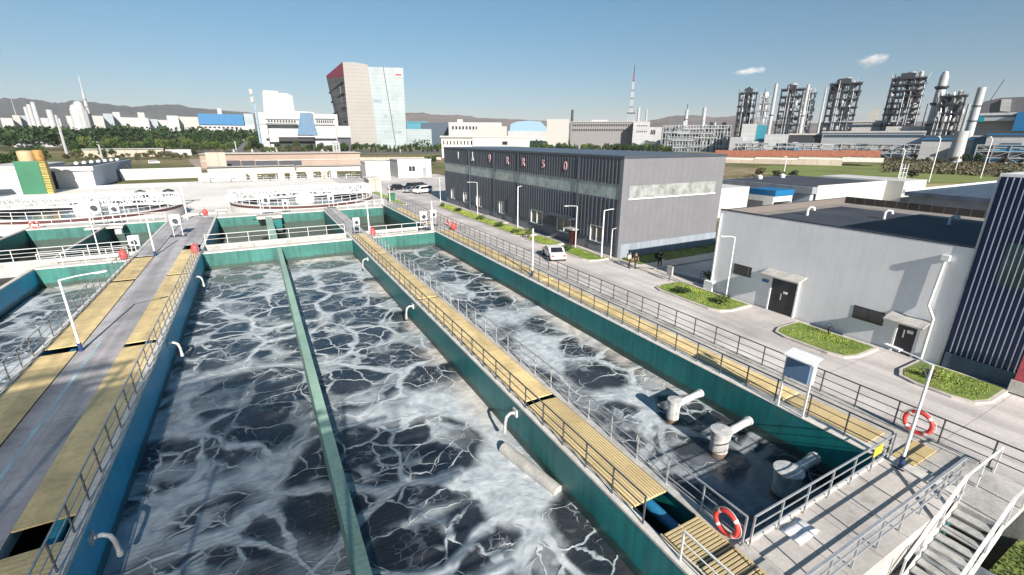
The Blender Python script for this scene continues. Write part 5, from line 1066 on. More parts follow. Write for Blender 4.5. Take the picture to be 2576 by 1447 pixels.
# distant wood: reads as one mass
wd = MB(); rn = random.Random(21); 
for i in range(420):
    px = rn.uniform(-60, 700); d = rn.uniform(620, 1300); s_ = Site(px, d); leaf_blob(wd, (s_.loc.x, s_.loc.y, GZ + rn.uniform(6, 15) + d*.005), rn.uniform(7, 13), rn.uniform(5, 8), 48, 2.1, rn, .4)
for i in range(160):
    px = rn.uniform(1000, 2700); d = rn.uniform(700, 1200); s_ = Site(px, d); leaf_blob(wd, (s_.loc.x, s_.loc.y, GZ + 5), 9, 6, 30, 1.8, rn, .4)
tag(wd.build('wood', leaf_a, None, noorg=True), 'dark green wood spreading between the yard and the distant factories', kind='stuff')
hb = MB()
for i in range(900): px = rn.uniform(2240, 2660); d = rn.uniform(250, 420); s_ = Site(px, d); leaf_blob(hb, (s_.loc.x, s_.loc.y, GZ + .5), 2.6, rn.uniform(.5, 1.3), 20, .5, rn, .2)
for i in range(240): px = rn.uniform(1900, 2020); d = rn.uniform(150, 190); s_ = Site(px, d); leaf_blob(hb, (s_.loc.x, s_.loc.y, GZ + .5), 1.3, .7, 18, .25, rn, .2)
tag(hb.build('scrub', leaf_c, None, noorg=True), 'olive brown scrub along the far edge of the green field', kind='stuff')

# ================================================================ FAR BUILDINGS
# low white wall and long sheds at left
def far_block(name, px0, px1, pyt, d, dep, m, label, cat='building', roof=None, rh=3, pybot=None, extra=None, group=None):
    s = Site((px0+px1)/2, d); t = s.thing(name, label, cat, group); b = s.box(px0, px1, pyt, dep, pybot=pybot); b.build('wall', m, t)
    if roof: r = s.box(px0 - 1.5, px1 + 1.5, pyt - rh, dep + 2, y0=-1, pybot=pyt); r.build('roof', roof, t)
    if extra: extra(s, t)
    return t, s
def windows(s, t, px0, px1, py0, py1, n, rows, pyr, m=glass_dark, fill=.55, y=-.15):
    x0 = s.p(px0, py0)[0]; x1 = s.p(px1, py0)[0]
    for r in range(rows):
        za = s.p((px0+px1)/2, pyr[r][1])[1]; zb = s.p((px0+px1)/2, pyr[r][0])[1]
        for i in range(n):
            a = x0 + (x1-x0)*(i + .5 - fill/2)/n; b = x0 + (x1-x0)*(i + .5 + fill/2)/n; MB().box(a, b, y, .3, za, zb).build('window', m, t)
far_block('boundary_wall', 28, 378, 346, 880, 10, white_far, 'long low white shed wall among the trees at the left', 'shed', roof=white_conc)
far_block('shed', 205, 410, 375.5, 420, 8, cream_wall, 'long cream greenhouse shed below the tree belt at the left', 'shed', roof=white_far, rh=1.5)
far_block('shed', 415, 480, 376, 430, 6, white_far, 'small white shed at the right end of the greenhouse row', 'shed')
# sand coloured trench wall complex
t, s = far_block('retaining_wall', 500, 905, 386.5, 245, 20, sand_wall, 'long sand pink concrete wall crossing behind the yard', 'wall', roof=kerb_m, rh=1)
for a, b in ((560, 604), (606, 640), (642, 698), (701, 758)):
    s.box(a, b, 404, .4, y0=-.35, pybot=419).build('recess', dark_steel, t)  # dark panels on the wall face, recess shade put into the colour
s.box(505, 910, 402, .5, y0=-.3, pybot=404).build('ledge', kerb_m, t)
far_block('wall', 880, 1110, 396, 300, 4, cream_wall, 'cream wall behind the two small white houses', 'wall')
far_block('pump_house', 515, 565, 384, 225, 10, cream_wall, 'peach block at the left end of the sand pink wall', 'building')
far_block('low_wall', 300, 505, 424, 190, 3, white_conc, 'low pale wall left of the sand pink wall', 'wall')
far_block('site_cabin', 745, 905, 417, 205, 4, white_conc, 'row of low pale cabins in front of the sand pink wall', 'building', roof=concrete, rh=.8)
far_block('site_cabin', 520, 740, 419, 200, 4, bright_white, 'long white cabin row below the dark recesses', 'building', roof=concrete, rh=.8)
# curved sculpture
s = Site(612, 330); t = s.thing('sculpture', 'dark curved fin sculpture standing beside the road before the trees', 'sculpture'); o1 = [s.p(*q) for q in [(592, 382), (600, 370), (612, 358), (620, 356), (622, 362), (613, 373), (610, 382)]]; MB().prism(o1, 'y', 0, 2.5).build('fin', dark_steel, t)

# blue factory
s = Site(560, 1150); t = s.thing('factory', 'bright blue flat factory hall with a white lower storey', 'factory')
s.box(497, 610, 287, 60, pybot=314).build('upper_wall', factory_blue, t); s.box(494, 640, 316, 70, y0=-4).build('lower_wall', white_far, t); s.box(612, 636, 286, 50, pybot=317).build('glass_wing', tower_glass, t); s.box(545, 556, 272, 10, y0=8).build('roof_tower', white_far, t)
windows(s, t, 500, 600, 319, 323, 9, 1, [(319, 323)], y=-4.3)
# far left industrial
for i, (a, b, y) in enumerate([(0, 30, 297), (30, 48, 290), (50, 78, 291), (78, 150, 297), (165, 205, 292), (205, 258, 291), (258, 282, 286), (282, 300, 282), (300, 372, 296), (345, 362, 283), (375, 395, 300), (395, 420, 302), (418, 447, 291), (447, 497, 294)]):
    ws_ = ['farthest left', 'second from the left, taller', 'third from the left', 'long, behind the short chimneys', 'beside the leaning silo', 'below the flare tower', 'glassy, right of the flare tower', 'narrow, with a dark lid', 'long and low, mid left', 'small and raised, mid left', 'low, grey, mid left', 'low, with pipes', 'stepped, left of the blue factory', 'next to the blue factory'][i]
    far_block('factory', a, b, y, 1500 + 40*(i % 4), 60, [white_far, concrete, tower_glass, white_far][i % 4] if i not in (6,) else tower_glass, 'distant white plant block on the left skyline: ' + ws_, 'factory')
def stack(px, pyb, pyt, d, r0, r1, label, m=white_far, bands=0, cat='chimney', dz=None):
    s = Site(px, d); z1 = s.p(px, pyt)[1]; t = s.thing('chimney', label, cat); kk_ = .55 if px > 1880 else .8; r0 *= kk_; r1 *= kk_; MB().lathe([(r0, -1), (r1, z1), (.05, z1)], 0, 0, 14).build('shaft', m, t, smooth=True)
    for k in range(bands): zz = z1*(.55 + .4*k/max(1, bands)); rr = r0 + (r1 - r0)*zz/z1 + .5; MB().lathe([(rr, zz), (rr, zz + z1*.012), (rr - .5, zz + z1*.012)], 0, 0, 14).build('gallery', dark_steel, t)
    return t, s
stack(88, 305, 270, 1500, 5, 4, 'shortest of three white chimneys on the left skyline'); stack(98, 305, 264, 1500, 6, 4.5, 'middle of three white chimneys on the left skyline'); stack(110, 305, 258, 1500, 6, 5, 'tallest of three white chimneys on the left skyline')
stack(60, 300, 250, 1600, 1.5, .5, 'thin mast at the far left of the skyline'); stack(145, 300, 277, 1450, 8, 7, 'stubby white silo leaning left of the dome cluster')
t, s = stack(240, 305, 229, 1450, 9, 2.5, 'tapered white flare tower with a thin needle on the left skyline', bands=3)
MB().tube([(0, 0, s.p(240, 231)[1]), (0, 0, s.p(226, 193)[1])], 1.1, 6).build('needle', white_far, t)
for px, w, pt, la in ((212, 11, 262, 'left'), (221, 10, 254, 'middle'), (229, 7, 266, 'right')):
    s = Site(px, 1400); t = s.thing('silo', la + ' domed white silo of the cluster beside the flare tower', 'silo'); z = s.p(px, pt)[1]; MB().lathe([(w, 0), (w, z*.85), (w*.7, z*.96), (.05, z)], 0, 0, 16).build('shell', white_far, t, smooth=True)
# civic building
s = Site(742, 470); t = s.thing('civic_building', 'white civic building with a flared blue opening and a box shaped upper block', 'building')
s.box(641, 770, 284, 34, pybot=314).build('left_upper_wall', white_far, t); s.box(641, 667, 284, 34, y0=.5).build('pier', white_far, t); s.box(785, 848, 287, 34, y0=.2).build('right_wall', white_far, t); s.box(665, 790, 312, 30, y0=6).build('recessed_wall', mat('recess_white_plaster', (.55, .56, .58), .7, var=.1), t)  # recessed wall has its own, slightly paler white
def opoly(pts, y0, y1, nm, m): MB().prism([s.p(*q) for q in pts], 'y', y0, y1).build(nm, m, t)
opoly([(755, 284), (782, 284), (790, 308), (800, 340), (748, 340), (752, 310)], -.6, 6, 'flared_glass_opening', mat('sky_blue_glass', (0.13, 0.22, 0.33), 0.2, var=.1))
opoly([(663, 284), (659, 232), (661, 226), (698, 228), (699, 232), (722, 234), (735, 240), (742, 284)], 4, 26, 'upper_block', white_far)
opoly([(742, 284), (742, 279), (790, 282), (790, 286)], 2, 24, 'roof_slab', white_far)
for a, b, y in ((668, 748, 311), (792, 842, 314), (668, 760, 300), (792, 842, 299)): s.box(a, b, y, .5, y0=-.5, pybot=y + 1.6).build('floor_line', dark_steel, t)
s.box(781, 787, 286, .6, y0=-.5, pybot=345).build('dark_fin', mat('dark_grey_fin', (.12, .12, .13), .5), t)
s.box(668, 845, 342, 2, y0=-6, pybot=345).build('canopy', white_conc, t); s.box(700, 842, 345, .5, y0=5).build('dark_entrance', black_m, t)
s.box(642, 840, 381, 1.5, y0=-12).build('front_wall', concrete, t)
windows(s, t, 795, 838, 305, 311, 8, 1, [(303, 309)], y=-.4); windows(s, t, 672, 745, 303, 308, 10, 1, [(303, 308)], y=-.4)
s2 = Site(655, 468); t2 = s2.thing('antenna_mast', 'blue antenna mast with white drums beside the civic roof block', 'mast'); zt_ = s2.p(655, 226)[1]; MB().tube([(0, 0, 0), (0, 0, zt_)], .6, 6).build('mast', mat('pale_blue_steel', (.3, .45, .6), .4), t2); [MB().lathe([(1.8, z), (1.8, z + 4), (.1, z + 4.5)], -1.4, 0, 10).build('drum', white_far, t2) for z in (zt_ - 4, zt_ - 10)]
s = Site(861, 462); t = s.thing('annexe', 'plain white annexe between civic building and tower', 'building'); s.box(846, 880, 317, 20, pybot=346).build('upper_wall', white_far, t); s.box(850, 882, 345, 18, y0=2).build('dark_ground_floor', dark_steel, t)
# tall tower: slanting dark side, stone face, glass face
s = Site(930, 640); t = s.thing('tower_building', 'tall tower with a flared dark gridded side, a stone face and a pale glass face', 'building')
A_ = s.p(884, 372)[0]; zt1 = s.p(892, 158)[1]; x0 = s.p(882, 372)[0]; x1 = s.p(952, 372)[0]; xt0 = s.p(862, 158)[0]; xt1 = s.p(925, 163)[0]; zt2 = s.p(925, 163)[1]
f = MB(); D_ = 45
f.prism([(x0, 0), (x1, 0), (xt1, zt2), ((xt0*.5+xt1*.5), zt1*1.005), (xt0, zt1)], 'y', 0, D_); f.build('stone_face', tower_stone, t)
gx1 = s.p(1022, 340)[0]; gxt = s.p(1014, 171)[0]; zg = s.p(1014, 171)[1]
MB().prism([(x1, 0), (gx1, 0), (gxt, zg), (xt1, s.p(925, 168)[1])], 'y', 1.0, D_ - 2).build('glass_face', tower_glass, t)
# dark flank, its far edge further left
fx0, fz = s.p(821, 191, 60); bx0 = s.p(857, 330, 60)[0]
side = MB(); side.add([(x0 - .3, .2, 0), (xt0 - .3, .2, zt1), (fx0, 60, fz), (bx0, 60, 0), (x0, 8, 0), (xt0, 8, zt1)], [(0, 1, 2, 3), (0, 4, 5, 1), (1, 5, 2), (0, 3, 4), (4, 3, 2, 5)]); side.build('dark_flank', conc_frame, t)
q0 = Vector((xt0 - .6, 0, zt1)); q1 = Vector((fx0 - .4, 60, fz)); e0 = Vector((x0 - .6, 0, 0)); e1 = Vector((bx0 - .4, 60, 0))
def onf(u, v): a = q0.lerp(q1, u); b = e0.lerp(e1, u); return b.lerp(a, v)
bb = MB(); bb.add([onf(0, .86), onf(1, .79), onf(1, .999), onf(0, .999), onf(0, .86) + Vector((1, 0, 0)), onf(1, .79) + Vector((1, 0, 0)), onf(1, .999) + Vector((1, 0, 0)), onf(0, .999) + Vector((1, 0, 0))], [(0, 1, 2, 3), (7, 6, 5, 4), (0, 4, 5, 1), (2, 6, 7, 3)]); bb.build('crimson_panel', red_sign, t)
for v in (.18, .34, .5, .66, .79):
    MB().bar(onf(0, v) - Vector((.8, 0, 0)), onf(1, v*.97) - Vector((.8, 0, 0)), 1.6, 1.4).build('floor_ledge', dark_steel, t)
for u in (.25, .5, .75): MB().bar(onf(u, 0) - Vector((.5, 0, 0)), onf(u, .8) - Vector((.5, 0, 0)), .8).build('mullion', MATS['dark_grey_fin'], t)
xs_ = s.p(966, 172)[0]; MB().bar((xs_ + 8, .6, 0), (s.p(964, 169)[0], .6, zg*1.005), .9).build('facade_joint', MATS['dark_grey_fin'], t)
for a, b, y, hh in ((938, 960, 250, 9), (966, 974, 289, 7), (982, 990, 290, 7), (985, 990, 245, 8), (968, 974, 330, 5), (990, 1010, 331, 5)): s.box(a, b, y, .4, y0=.7, pybot=y + hh*.8).build('window', mat('tinted_pale_window', (.24, .33, .38), .3) if 'tinted_pale_window' not in MATS else MATS['tinted_pale_window'], t)
s.box(990, 1012, 172, .5, y0=.5, pybot=193).build('logo_panel', white_far, t)
s.box(994, 1010, 186, .5, y0=.2, pybot=190).build('logo_mark', red_sign, t)
# right of the tower
far_block('factory', 1023, 1075, 309, 900, 50, teal_roof, 'turquoise hall immediately right of the tower', 'factory', roof=teal_roof); far_block('factory', 1022, 1085, 325, 800, 40, tower_glass, 'pale glazed low block right of the tower', 'factory')
far_block('factory', 1058, 1135, 310, 820, 50, dark_hall, 'dark blue hall right of the tower', 'factory'); t, s = far_block('factory', 1128, 1262, 308, 780, 50, white_far, 'white workshop block behind the white two storey house', 'factory'); s.box(1150, 1164, 300, 10, y0=4).build('roof_box', white_far, t); windows(s, t, 1135, 1255, 318, 326, 14, 1, [(318, 326)])
far_block('factory', 1200, 1275, 318, 700, 40, concrete, 'grey workshop block with pipes', 'factory')
s = Site(1330, 1000); t = s.thing('domed_hall', 'pale blue domed hall behind the long grey office', 'hall'); o1 = [s.p(*q) for q in [(1282, 330), (1285, 312), (1300, 306), (1330, 304), (1360, 306), (1376, 322), (1378, 330)]]; MB().prism(o1, 'y', 0, 70).build('dome_roof', sky_roof, t); s.box(1278, 1385, 330, 60, y0=-2).build('base_wall', white_far, t)
far_block('factory', 1376, 1432, 300, 900, 30, concrete, 'grey pipework block left of the thin chimney', 'factory')
stack(1437, 330, 276, 800, 3.5, 2.2, 'dark narrow chimney left of the long grey office', m=dark_steel, bands=1)
# white two-storey
s = Site(1220, 330); t = s.thing('office', 'white two storey block with dark slot windows behind the grey building', 'building')
s.box(1110, 1190, 345, 18, pybot=None).build('left_wing', white_conc, t); s.box(1188, 1332, 346, 20, y0=-1).build('right_wing', white_far, t); s.box(1107, 1335, 342.5, 22, y0=-1.6, pybot=346).build('parapet', white_conc, t)
windows(s, t, 1112, 1190, 354, 363, 9, 1, [(354, 364)], fill=.35, y=-.2); windows(s, t, 1262, 1278, 356, 362, 1, 1, [(356, 364)], fill=.8, y=-1.3)
# long grey office
s = Site(1520, 620); t = s.thing('office', 'long grey two storey office with rows of square windows', 'building')
s.box(1436, 1597, 307, 40).build('wall', grey_fac, t); s.box(1434, 1598, 305.5, 42, y0=-1, pybot=307).build('parapet', concrete, t); s.box(1488, 1530, 301, 10, y0=10, pybot=307).build('roof_plant', white_far, t)
windows(s, t, 1439, 1596, 312, 318, 27, 2, [(312.5, 318), (324.5, 330)], fill=.6); 
s = Site(1615, 600); t = s.thing('office', 'white end block joined to the long grey office', 'building'); s.box(1594, 1636, 306, 35).build('wall', white_far, t); s.box(1634, 1666, 320, 25, y0=1).build('low_wing', white_far, t); windows(s, t, 1602, 1630, 314, 318, 6, 2, [(315, 318.5), (329, 333)], fill=.45); windows(s, t, 1637, 1650, 327, 335, 3, 1, [(327, 338)], y=.7)
# radio mast with tiers
s = Site(1582, 640); t = s.thing('radio_mast', 'tall stepped radio mast with a thin tip behind the grey office', 'mast')
tiers = [(1582, 305, 285, 7), (1582, 285, 270, 3.6), (1584, 270, 248, 3.1), (1585, 248, 228, 2.6), (1586, 228, 205, 2.0), (1588, 205, 185, 1.2), (1590, 185, 165, .5)]
z0 = 0
for i, (px, b, a, r_) in enumerate(tiers):
    z1 = s.p(1582, a)[1]; mb = MB()
    for sx, sy in ((-1, -1), (1, -1), (1, 1), (-1, 1)): mb.bar((sx*r_/2*(1.6 if i == 0 else 1), sy*r_/2, z0), (sx*r_/2, sy*r_/2, z1), .55 if i < 5 else .3)
    n_ = 5; 
    for k in range(n_):
        za = z0 + (z1-z0)*k/n_; zb = z0 + (z1-z0)*(k+1)/n_; mb.bar((-r_/2, -r_/2, za), (r_/2, -r_/2, zb), .4); mb.bar((r_/2, -r_/2, za), (-r_/2, -r_/2, zb), .4); mb.bar((-r_/2, -r_/2, zb), (r_/2, -r_/2, zb), .4)
    if i in (2, 4): mb.box(-r_/2, r_/2, -r_/2, r_/2, z0, z1)
    mb.build('mast_tier', [galv, white_far, galv, white_far, galv, red_sign, dark_steel][i], t); MB().box(-r_*.7, r_*.7, -r_*.7, r_*.7, z1 - .3, z1 + .5).build('platform', dark_steel, t); z0 = z1
stack(1601, 330, 271, 650, 2.2, 2.0, 'white slim chimney right of the radio mast', bands=1); stack(1621, 330, 276, 700, 1.8, 1.4, 'second slim chimney right of the radio mast'); stack(1720, 330, 275, 650, 4, 2.2, 'stepped white chimney above the dark process hall', bands=2); stack(1763, 330, 271, 650, 3.6, 2.6, 'white chimney with a rimmed top above the dark process hall', bands=1)
stack(1720, 300, 262, 655, .8, .5, 'thin dark vent pipe atop the stepped chimney area', m=dark_steel)
# dark process hall
def lattice(mb, x0, x1, y0, y1, z0, z1, nz, nx, th, ny=1, rn=None, diag=True, taper=0):
    for i in range(nx+1):
        for j in range(ny+1):
            x = x0 + (x1-x0)*i/nx; y = y0 + (y1-y0)*j/ny; mb.bar((x, y, z0), (x, y, z1), th)
    for k in range(nz+1):
        z = z0 + (z1-z0)*k/nz
        for j in range(ny+1): y = y0 + (y1-y0)*j/ny; mb.bar((x0, y, z), (x1, y, z), th*.9)
        for i in range(nx+1): x = x0 + (x1-x0)*i/nx; mb.bar((x, y0, z), (x, y1, z), th*.9)
        if diag and k < nz:
            for i in range(nx):
                if rn and rn.random() < .55:
                    a = x0 + (x1-x0)*i/nx; b = x0 + (x1-x0)*(i+1)/nx; zz = z0 + (z1-z0)*(k+1)/nz; mb.bar((a, y0, z), (b, y0, zz), th*.6) if rn.random() < .5 else mb.bar((b, y0, z), (a, y0, zz), th*.6)
s = Site(1755, 560); t = s.thing('process_plant', 'low dark process hall of pipes and columns left of the refinery towers', 'refinery')
xa, xb = s.p(1668, 330)[0], s.p(1838, 330)[0]; za = s.p(1755, 316)[1]; rn = random.Random(9); mb = MB(); lattice(mb, xa, xb, 0, 14, 0, za, 4, 22, .7, rn=rn); mb.build('frame', galv, t)
for k in range(38):
    x = rn.uniform(xa, xb); r_ = rn.uniform(.7, 2.2); z = za*rn.uniform(.55, 1.18); MB().lathe([(r_, 0), (r_, z), (.05, z + r_*.5)], x, rn.uniform(2, 12), 10).build('vessel', [galv, dark_steel, white_far][k % 3], t, smooth=True)
for k in range(14): z = za*rn.uniform(.1, 1); a = rn.uniform(xa, xb - 30); MB().tube([(a, -.8, z), (a + rn.uniform(15, 40), -.8, z)], .5, 6).build('pipe', [white_far, galv][k % 2], t)
MB().box(xa, xb, 13, 15, 0, za*.9).build('back_wall', dark_hall, t)
# refinery towers
def refinery(px0, px1, pyt, d, label, seed, frame=dark_steel, cols=None, top='box', pyb=372, dens=1.0, dep=None, taper=None, nz=None):
    s = Site((px0+px1)/2, d); t = s.thing('refinery_tower', label, 'refinery tower'); rn = random.Random(seed)
    cxp = (px0+px1)/2; zt = s.p(cxp, pyt)[1]; w2 = abs(s.p(px1, (pyt+340)/2)[0] - s.p(px0, (pyt+340)/2)[0])/2; dp = dep or w2*1.6; nz = nz or max(6, int(zt/7)); nx = max(2, int(w2/3.2))
    mb = MB(); th = 1.15; lattice(mb, -w2, w2, 0, dp, 0, zt*.9, nz, nx, th, ny=2, rn=rn); mb.build('steel_frame', frame, t)
    for k in range(nz):
        z = zt*.9*(k+1)/nz
        if rn.random() < .8:
            a = -w2 - rn.uniform(0, 1.5); b = w2 + rn.uniform(0, 2.0); MB().box(a, b, -1, dp + 1, z - .25, z + .15).build('platform', frame, t)
            r = MB(); [r.bar((a, -1, z + h_), (b, -1, z + h_), .18) for h_ in (.6, 1.2)]; [r.bar((a + (b-a)*i/8, -1, z), (a + (b-a)*i/8, -1, z + 1.2), .16) for i in range(9)]; r.build('platform_rail', frame, t)
    n = cols if cols is not None else max(1, int(w2/5))
    for k in range(n):
        x = -w2 + 2*w2*(k + .5)/n; r_ = w2/n*rn.uniform(.42, .6); h_ = zt*rn.uniform(.86, .99); MB().lathe([(r_, 0), (r_, h_*.6), (r_*.8, h_*.64), (r_*.8, h_), (.05, h_ + r_*.5)], x, dp*.5, 18).build('column', [galv, dark_steel, concrete][(k + seed) % 3], t, smooth=True)
    if n > 1:
        for k in range(nz):
            if rn.random() < .75: a_ = rn.uniform(-w2, 0); MB().box(a_, a_ + w2*rn.uniform(.5, 1.0), dp*.3, dp*.7, zt*.9*k/nz + 1, zt*.9*(k + rn.uniform(.5, .9))/nz + 1).build('equipment', [frame, frame, dark_hall, galv][k % 4], t)
    for k in range(int(16*dens)):
        x = rn.uniform(-w2, w2); z = zt*rn.uniform(.1, .8); MB().lathe([(.0, -2.2), (1.8, -2), (1.8, 2), (.0, 2.2)], x, rn.uniform(0, dp*.4), 10, cz=z).build('vessel', [white_far, galv, frame][k % 3], t, smooth=True)
    for k in range(int(8*dens)):
        x = rn.uniform(-w2, w2); MB().tube([(x, -.6, 0), (x, -.6, zt*rn.uniform(.5, .95)), (x + rn.uniform(-3, 3), dp*.5, zt*.97)], .42, 6).build('riser_pipe', [white_far, frame, galv][k % 3], t)
    if top == 'box': MB().box(-w2*.55, w2*.35, dp*.2, dp*.8, zt*.9, zt*.97).build('top_house', frame, t); MB().lathe([(w2*.3, 0), (w2*.3, zt*.08), (.05, zt*.1)], w2*.1, dp*.5, 12, cz=zt*.9).build('top_drum', galv, t, smooth=True)
    return t, s, zt, w2
refinery(1845, 1886, 218, 560, 'leftmost dark refinery tower with a rounded head', 1); refinery(1893, 1920, 228, 560, 'slim refinery column just right of the leftmost tower', 2, frame=galv, cols=1, top='')
refinery(1945, 1998, 208, 560, 'second large dark refinery tower', 3); refinery(2000, 2030, 217, 570, 'slim lattice refinery tower right of the second large one', 4, frame=galv, cols=1, top='')
refinery(2062, 2134, 192, 560, 'broad stepped refinery tower with wide platforms in the middle of the plant', 5, cols=2); refinery(2208, 2290, 178, 560, 'tallest broad dark grid refinery tower', 6, cols=3, nz=13)
refinery(2338, 2398, 226, 520, 'refinery tower with rings at its top right of the big white stack', 7, cols=2, top='')
for px, pyt, r0, r1, la, m, bd in [(1905, 224, .8, .5, 'thin vent beside the slim refinery column', dark_steel, 0), (1930, 212, 3.2, 2.6, 'white pipe stack left of the second refinery tower', white_far, 1), (2008, 214, 3.0, 2.4, 'white pipe stack right of the second refinery tower', white_far, 1), (2053, 222, 2.6, 1.2, 'dark tipped chimney between the second and third refinery towers', white_far, 0), (2310, 262, 1.0, .5, 'thin blue pole right of the tallest refinery tower', mat('royal_blue_pole', (.02, .06, .35), .4), 0), (2412, 262, 2.2, 1.6, 'pale blue slim stack right of the ringed tower', tower_glass, 0)]: stack(px, 370, pyt, 540, r0, r1, la, m=m, bands=bd)
t, s = stack(2333, 370, 194, 540, 7.5, 5.2, 'great white stack with a flared collar in the right of the refinery', bands=0)
z1 = s.p(2333, 194)[1]
for f_, r_ in ((.86, 4.6), (.66, 4.9), (.4, 4.9)): MB().lathe([(3.0, z1*f_ - 1.6), (r_, z1*f_), (r_, z1*f_ + 1), (3.0, z1*f_ + 1)], 0, 0, 16).build('gallery', dark_steel, t, smooth=True)
MB().lathe([(2.9, z1*.99), (1.8, z1*1.05), (.1, z1*1.06)], 0, 0, 14).build('cap', galv, t, smooth=True)
t, s = stack(2432, 372, 222, 420, 4.6, 3.6, 'plain white and grey stack at the right of the refinery', bands=2); t, s = stack(2415, 378, 330, 380, 6.5, 5.5, 'short fat white duct below the plain stack')
# plant buildings under the towers
for i, (a, b, y, d, m, rf_, la) in enumerate([(1868, 1905, 312, 520, white_far, None, 'tall white block at the foot of the leftmost refinery tower'), (1838, 1870, 345, 515, galv, None, 'grey framed block at the foot of the leftmost tower'), (1905, 1930, 315, 530, teal_roof, None, 'blue green louvred block between the first two towers'), (1925, 1985, 338, 500, white_far, None, 'white block below the second refinery tower'), (1985, 2070, 340, 505, dark_steel, concrete, 'dark open shed below the slim lattice tower'), (2065, 2270, 308, 560, concrete, white_far, 'long white roofed hall below the broad refinery towers'), (2070, 2330, 334, 500, galv, white_far, 'long grey pipe bridge building in front of the refinery'), (2230, 2330, 318, 530, concrete, None, 'pale grey block below the tallest tower'), (2330, 2400, 340, 480, galv, None, 'equipment block under the ringed tower'), (2190, 2212, 276, 620, concrete, None, 'pale block left of the tallest tower'), (2320, 2462, 352, 400, white_far, factory_blue, 'white shed with a blue roof at the right'), (2450, 2580, 345, 400, teal_roof, white_far, 'long pale hall with a white roof at the right edge'), (2455, 2640, 283, 460, white_far, None, 'white block with windows at the right edge skyline'), (2485, 2640, 340, 390, white_far, factory_blue, 'white wall with a blue stripe at the right edge')]):
    t, s = far_block('factory', a, b, y, d, 25, m, la, 'factory', roof=rf_, rh=4)
    if i in (5, 6): windows(s, t, a + 3, b - 3, y + 6, y + 12, 30, 1, [(y + 5, y + 11)], m=dark_hall, fill=.7, y=-.6)
    if i == 12: windows(s, t, a + 8, b - 30, 292, 299, 24, 1, [(289, 294)], m=glass_dark, y=-.3); s.box(2452, 2480, 295, 12, y0=-12, pybot=308).build('turquoise_box', mat('turquoise_panel', (.02, .25, .34), .4), t); s.box(2478, 2560, 297, 12, y0=-10, pybot=305).build('pipe_gallery', galv, t); s.box(2560, 2640, 283, 20, y0=-14, pybot=330).build('blue_wing', factory_blue, t)
s = Site(2540, 700); t = s.thing('hall', 'dark curved roof hall on the right skyline', 'hall'); o1 = [s.p(*q) for q in [(2440, 280), (2478, 255), (2520, 246), (2600, 243), (2700, 250), (2700, 300), (2440, 300)]]; MB().prism(o1, 'y', 0, 60).build('curved_roof', mat('slate_curved_roof', (.13, .13, .15), .6), t); MB().prism([s.p(*q) for q in [(2515, 280), (2520, 250), (2545, 250), (2541, 282)]], 'y', -3, 0).build('white_fin', white_far, t)
s = Site(2430, 900); t = s.thing('hall', 'grey sheet hall behind the right stacks', 'hall'); s.box(2390, 2560, 277, 40).build('wall', concrete, t); s.box(2418, 2445, 268, 20, y0=-6).build('white_drum', white_far, t)
rn = random.Random(77)
for a, b, c_, d, nm in ((1838, 2070, 358, 470, 'left'), (2070, 2460, 360, 450, 'middle'), (2460, 2640, 362, 380, 'right')):
    s = Site((a+b)/2, d); t = s.thing('pipe_rack', nm + ' stretch of the ground level pipe racks in front of the refinery', 'pipes'); x0, z = s.p(a, c_); x1 = s.p(b, c_)[0]; mb = MB(); lattice(mb, x0, x1, 0, 5, 0, z*.95, 3, int((x1-x0)/6), .4, rn=rn); mb.build('frame', white_far, t)
    for k in range(26):
        x = rn.uniform(x0, x1 - 10); zz = rn.uniform(.5, z*.9); MB().tube([(x, 1, zz), (x + rn.uniform(6, 30), 1, zz)], rn.uniform(.3, .8), 6).build('pipe', [white_far, galv, tower_glass, dark_steel, pipe_blue][k % 5], t)
    for k in range(16):
        x = rn.uniform(x0, x1 - 8); ww = rn.uniform(4, 12); MB().box(x, x + ww, 6, 12, 0, z*rn.uniform(.4, 1.1)).build('equipment_box', [white_far, galv, concrete, dark_hall][k % 4], t)
# crane and poles on the skyline
s = Site(2500, 760); t = s.thing('crane', 'thin crane jib on the right skyline', 'crane'); MB().bar((*[s.p(2493, 250)[0], 0], s.p(2493, 250)[1]), (s.p(2527, 200)[0], 0, s.p(2527, 200)[1]), .6).build('jib', dark_steel, t); MB().bar((s.p(2493, 250)[0], 0, 0), (s.p(2493, 250)[0], 0, s.p(2493, 250)[1]), .8).build('tower', dark_steel, t)
# brick stock and cream wall beyond the field
s = Site(2000, 300); t = s.thing('brick_stack', 'long orange brick stack with a cream panelled wall below it beyond the grey building', 'bricks')
def curved(pyt, pyb, y0, dep, m, nm, pxs=(1795, 1900, 2010, 2120, 2225)):
    for a, b in zip(pxs[:-1], pxs[1:]):
        xa, z1 = s.p(a, pyt); xb = s.p(b, pyt)[0]; zb = s.p((a+b)/2, pyb)[1]; MB().box(xa, xb + .01, y0, y0 + dep, max(zb, 0), max(z1, .4)).build(nm, m, t)
curved(379, 396, 8, 8, brick_m, 'brick_pile'); curved(396, 408, 0, 6, white_conc, 'coping_band'); curved(400, 420, -2, 3, cream_wall, 'panel_wall', (1795, 1900, 2010, 2120))
# poles in the field
for px, py, h, la in ((1970, 446, 7, 'nearest the brick stack'), (2258, 452, 10, 'curved, beside the roof ladder'), (2336, 459, 14, 'standing in the middle of the dry field'), (2466, 449, 14, 'standing right of the field centre'), (2402, 432, 9, 'short and thin at the edge of the scrub')):
    x, y = _g(px, py); dd = math.hypot(x, y); k = dd/190; t = thing('field_lamp', (x, y, GZ), 'slim pale lamp post ' + la, 'street lamp', local=True); MB().tube([(0, 0, 0), (0, 0, h*.95), (.4, .8, h)], .16, 6).build('pole', white_steel, t); MB().box(-.2, 1.4, .7, 1.1, h, h + .12).build('lamp_head', white_steel, t)
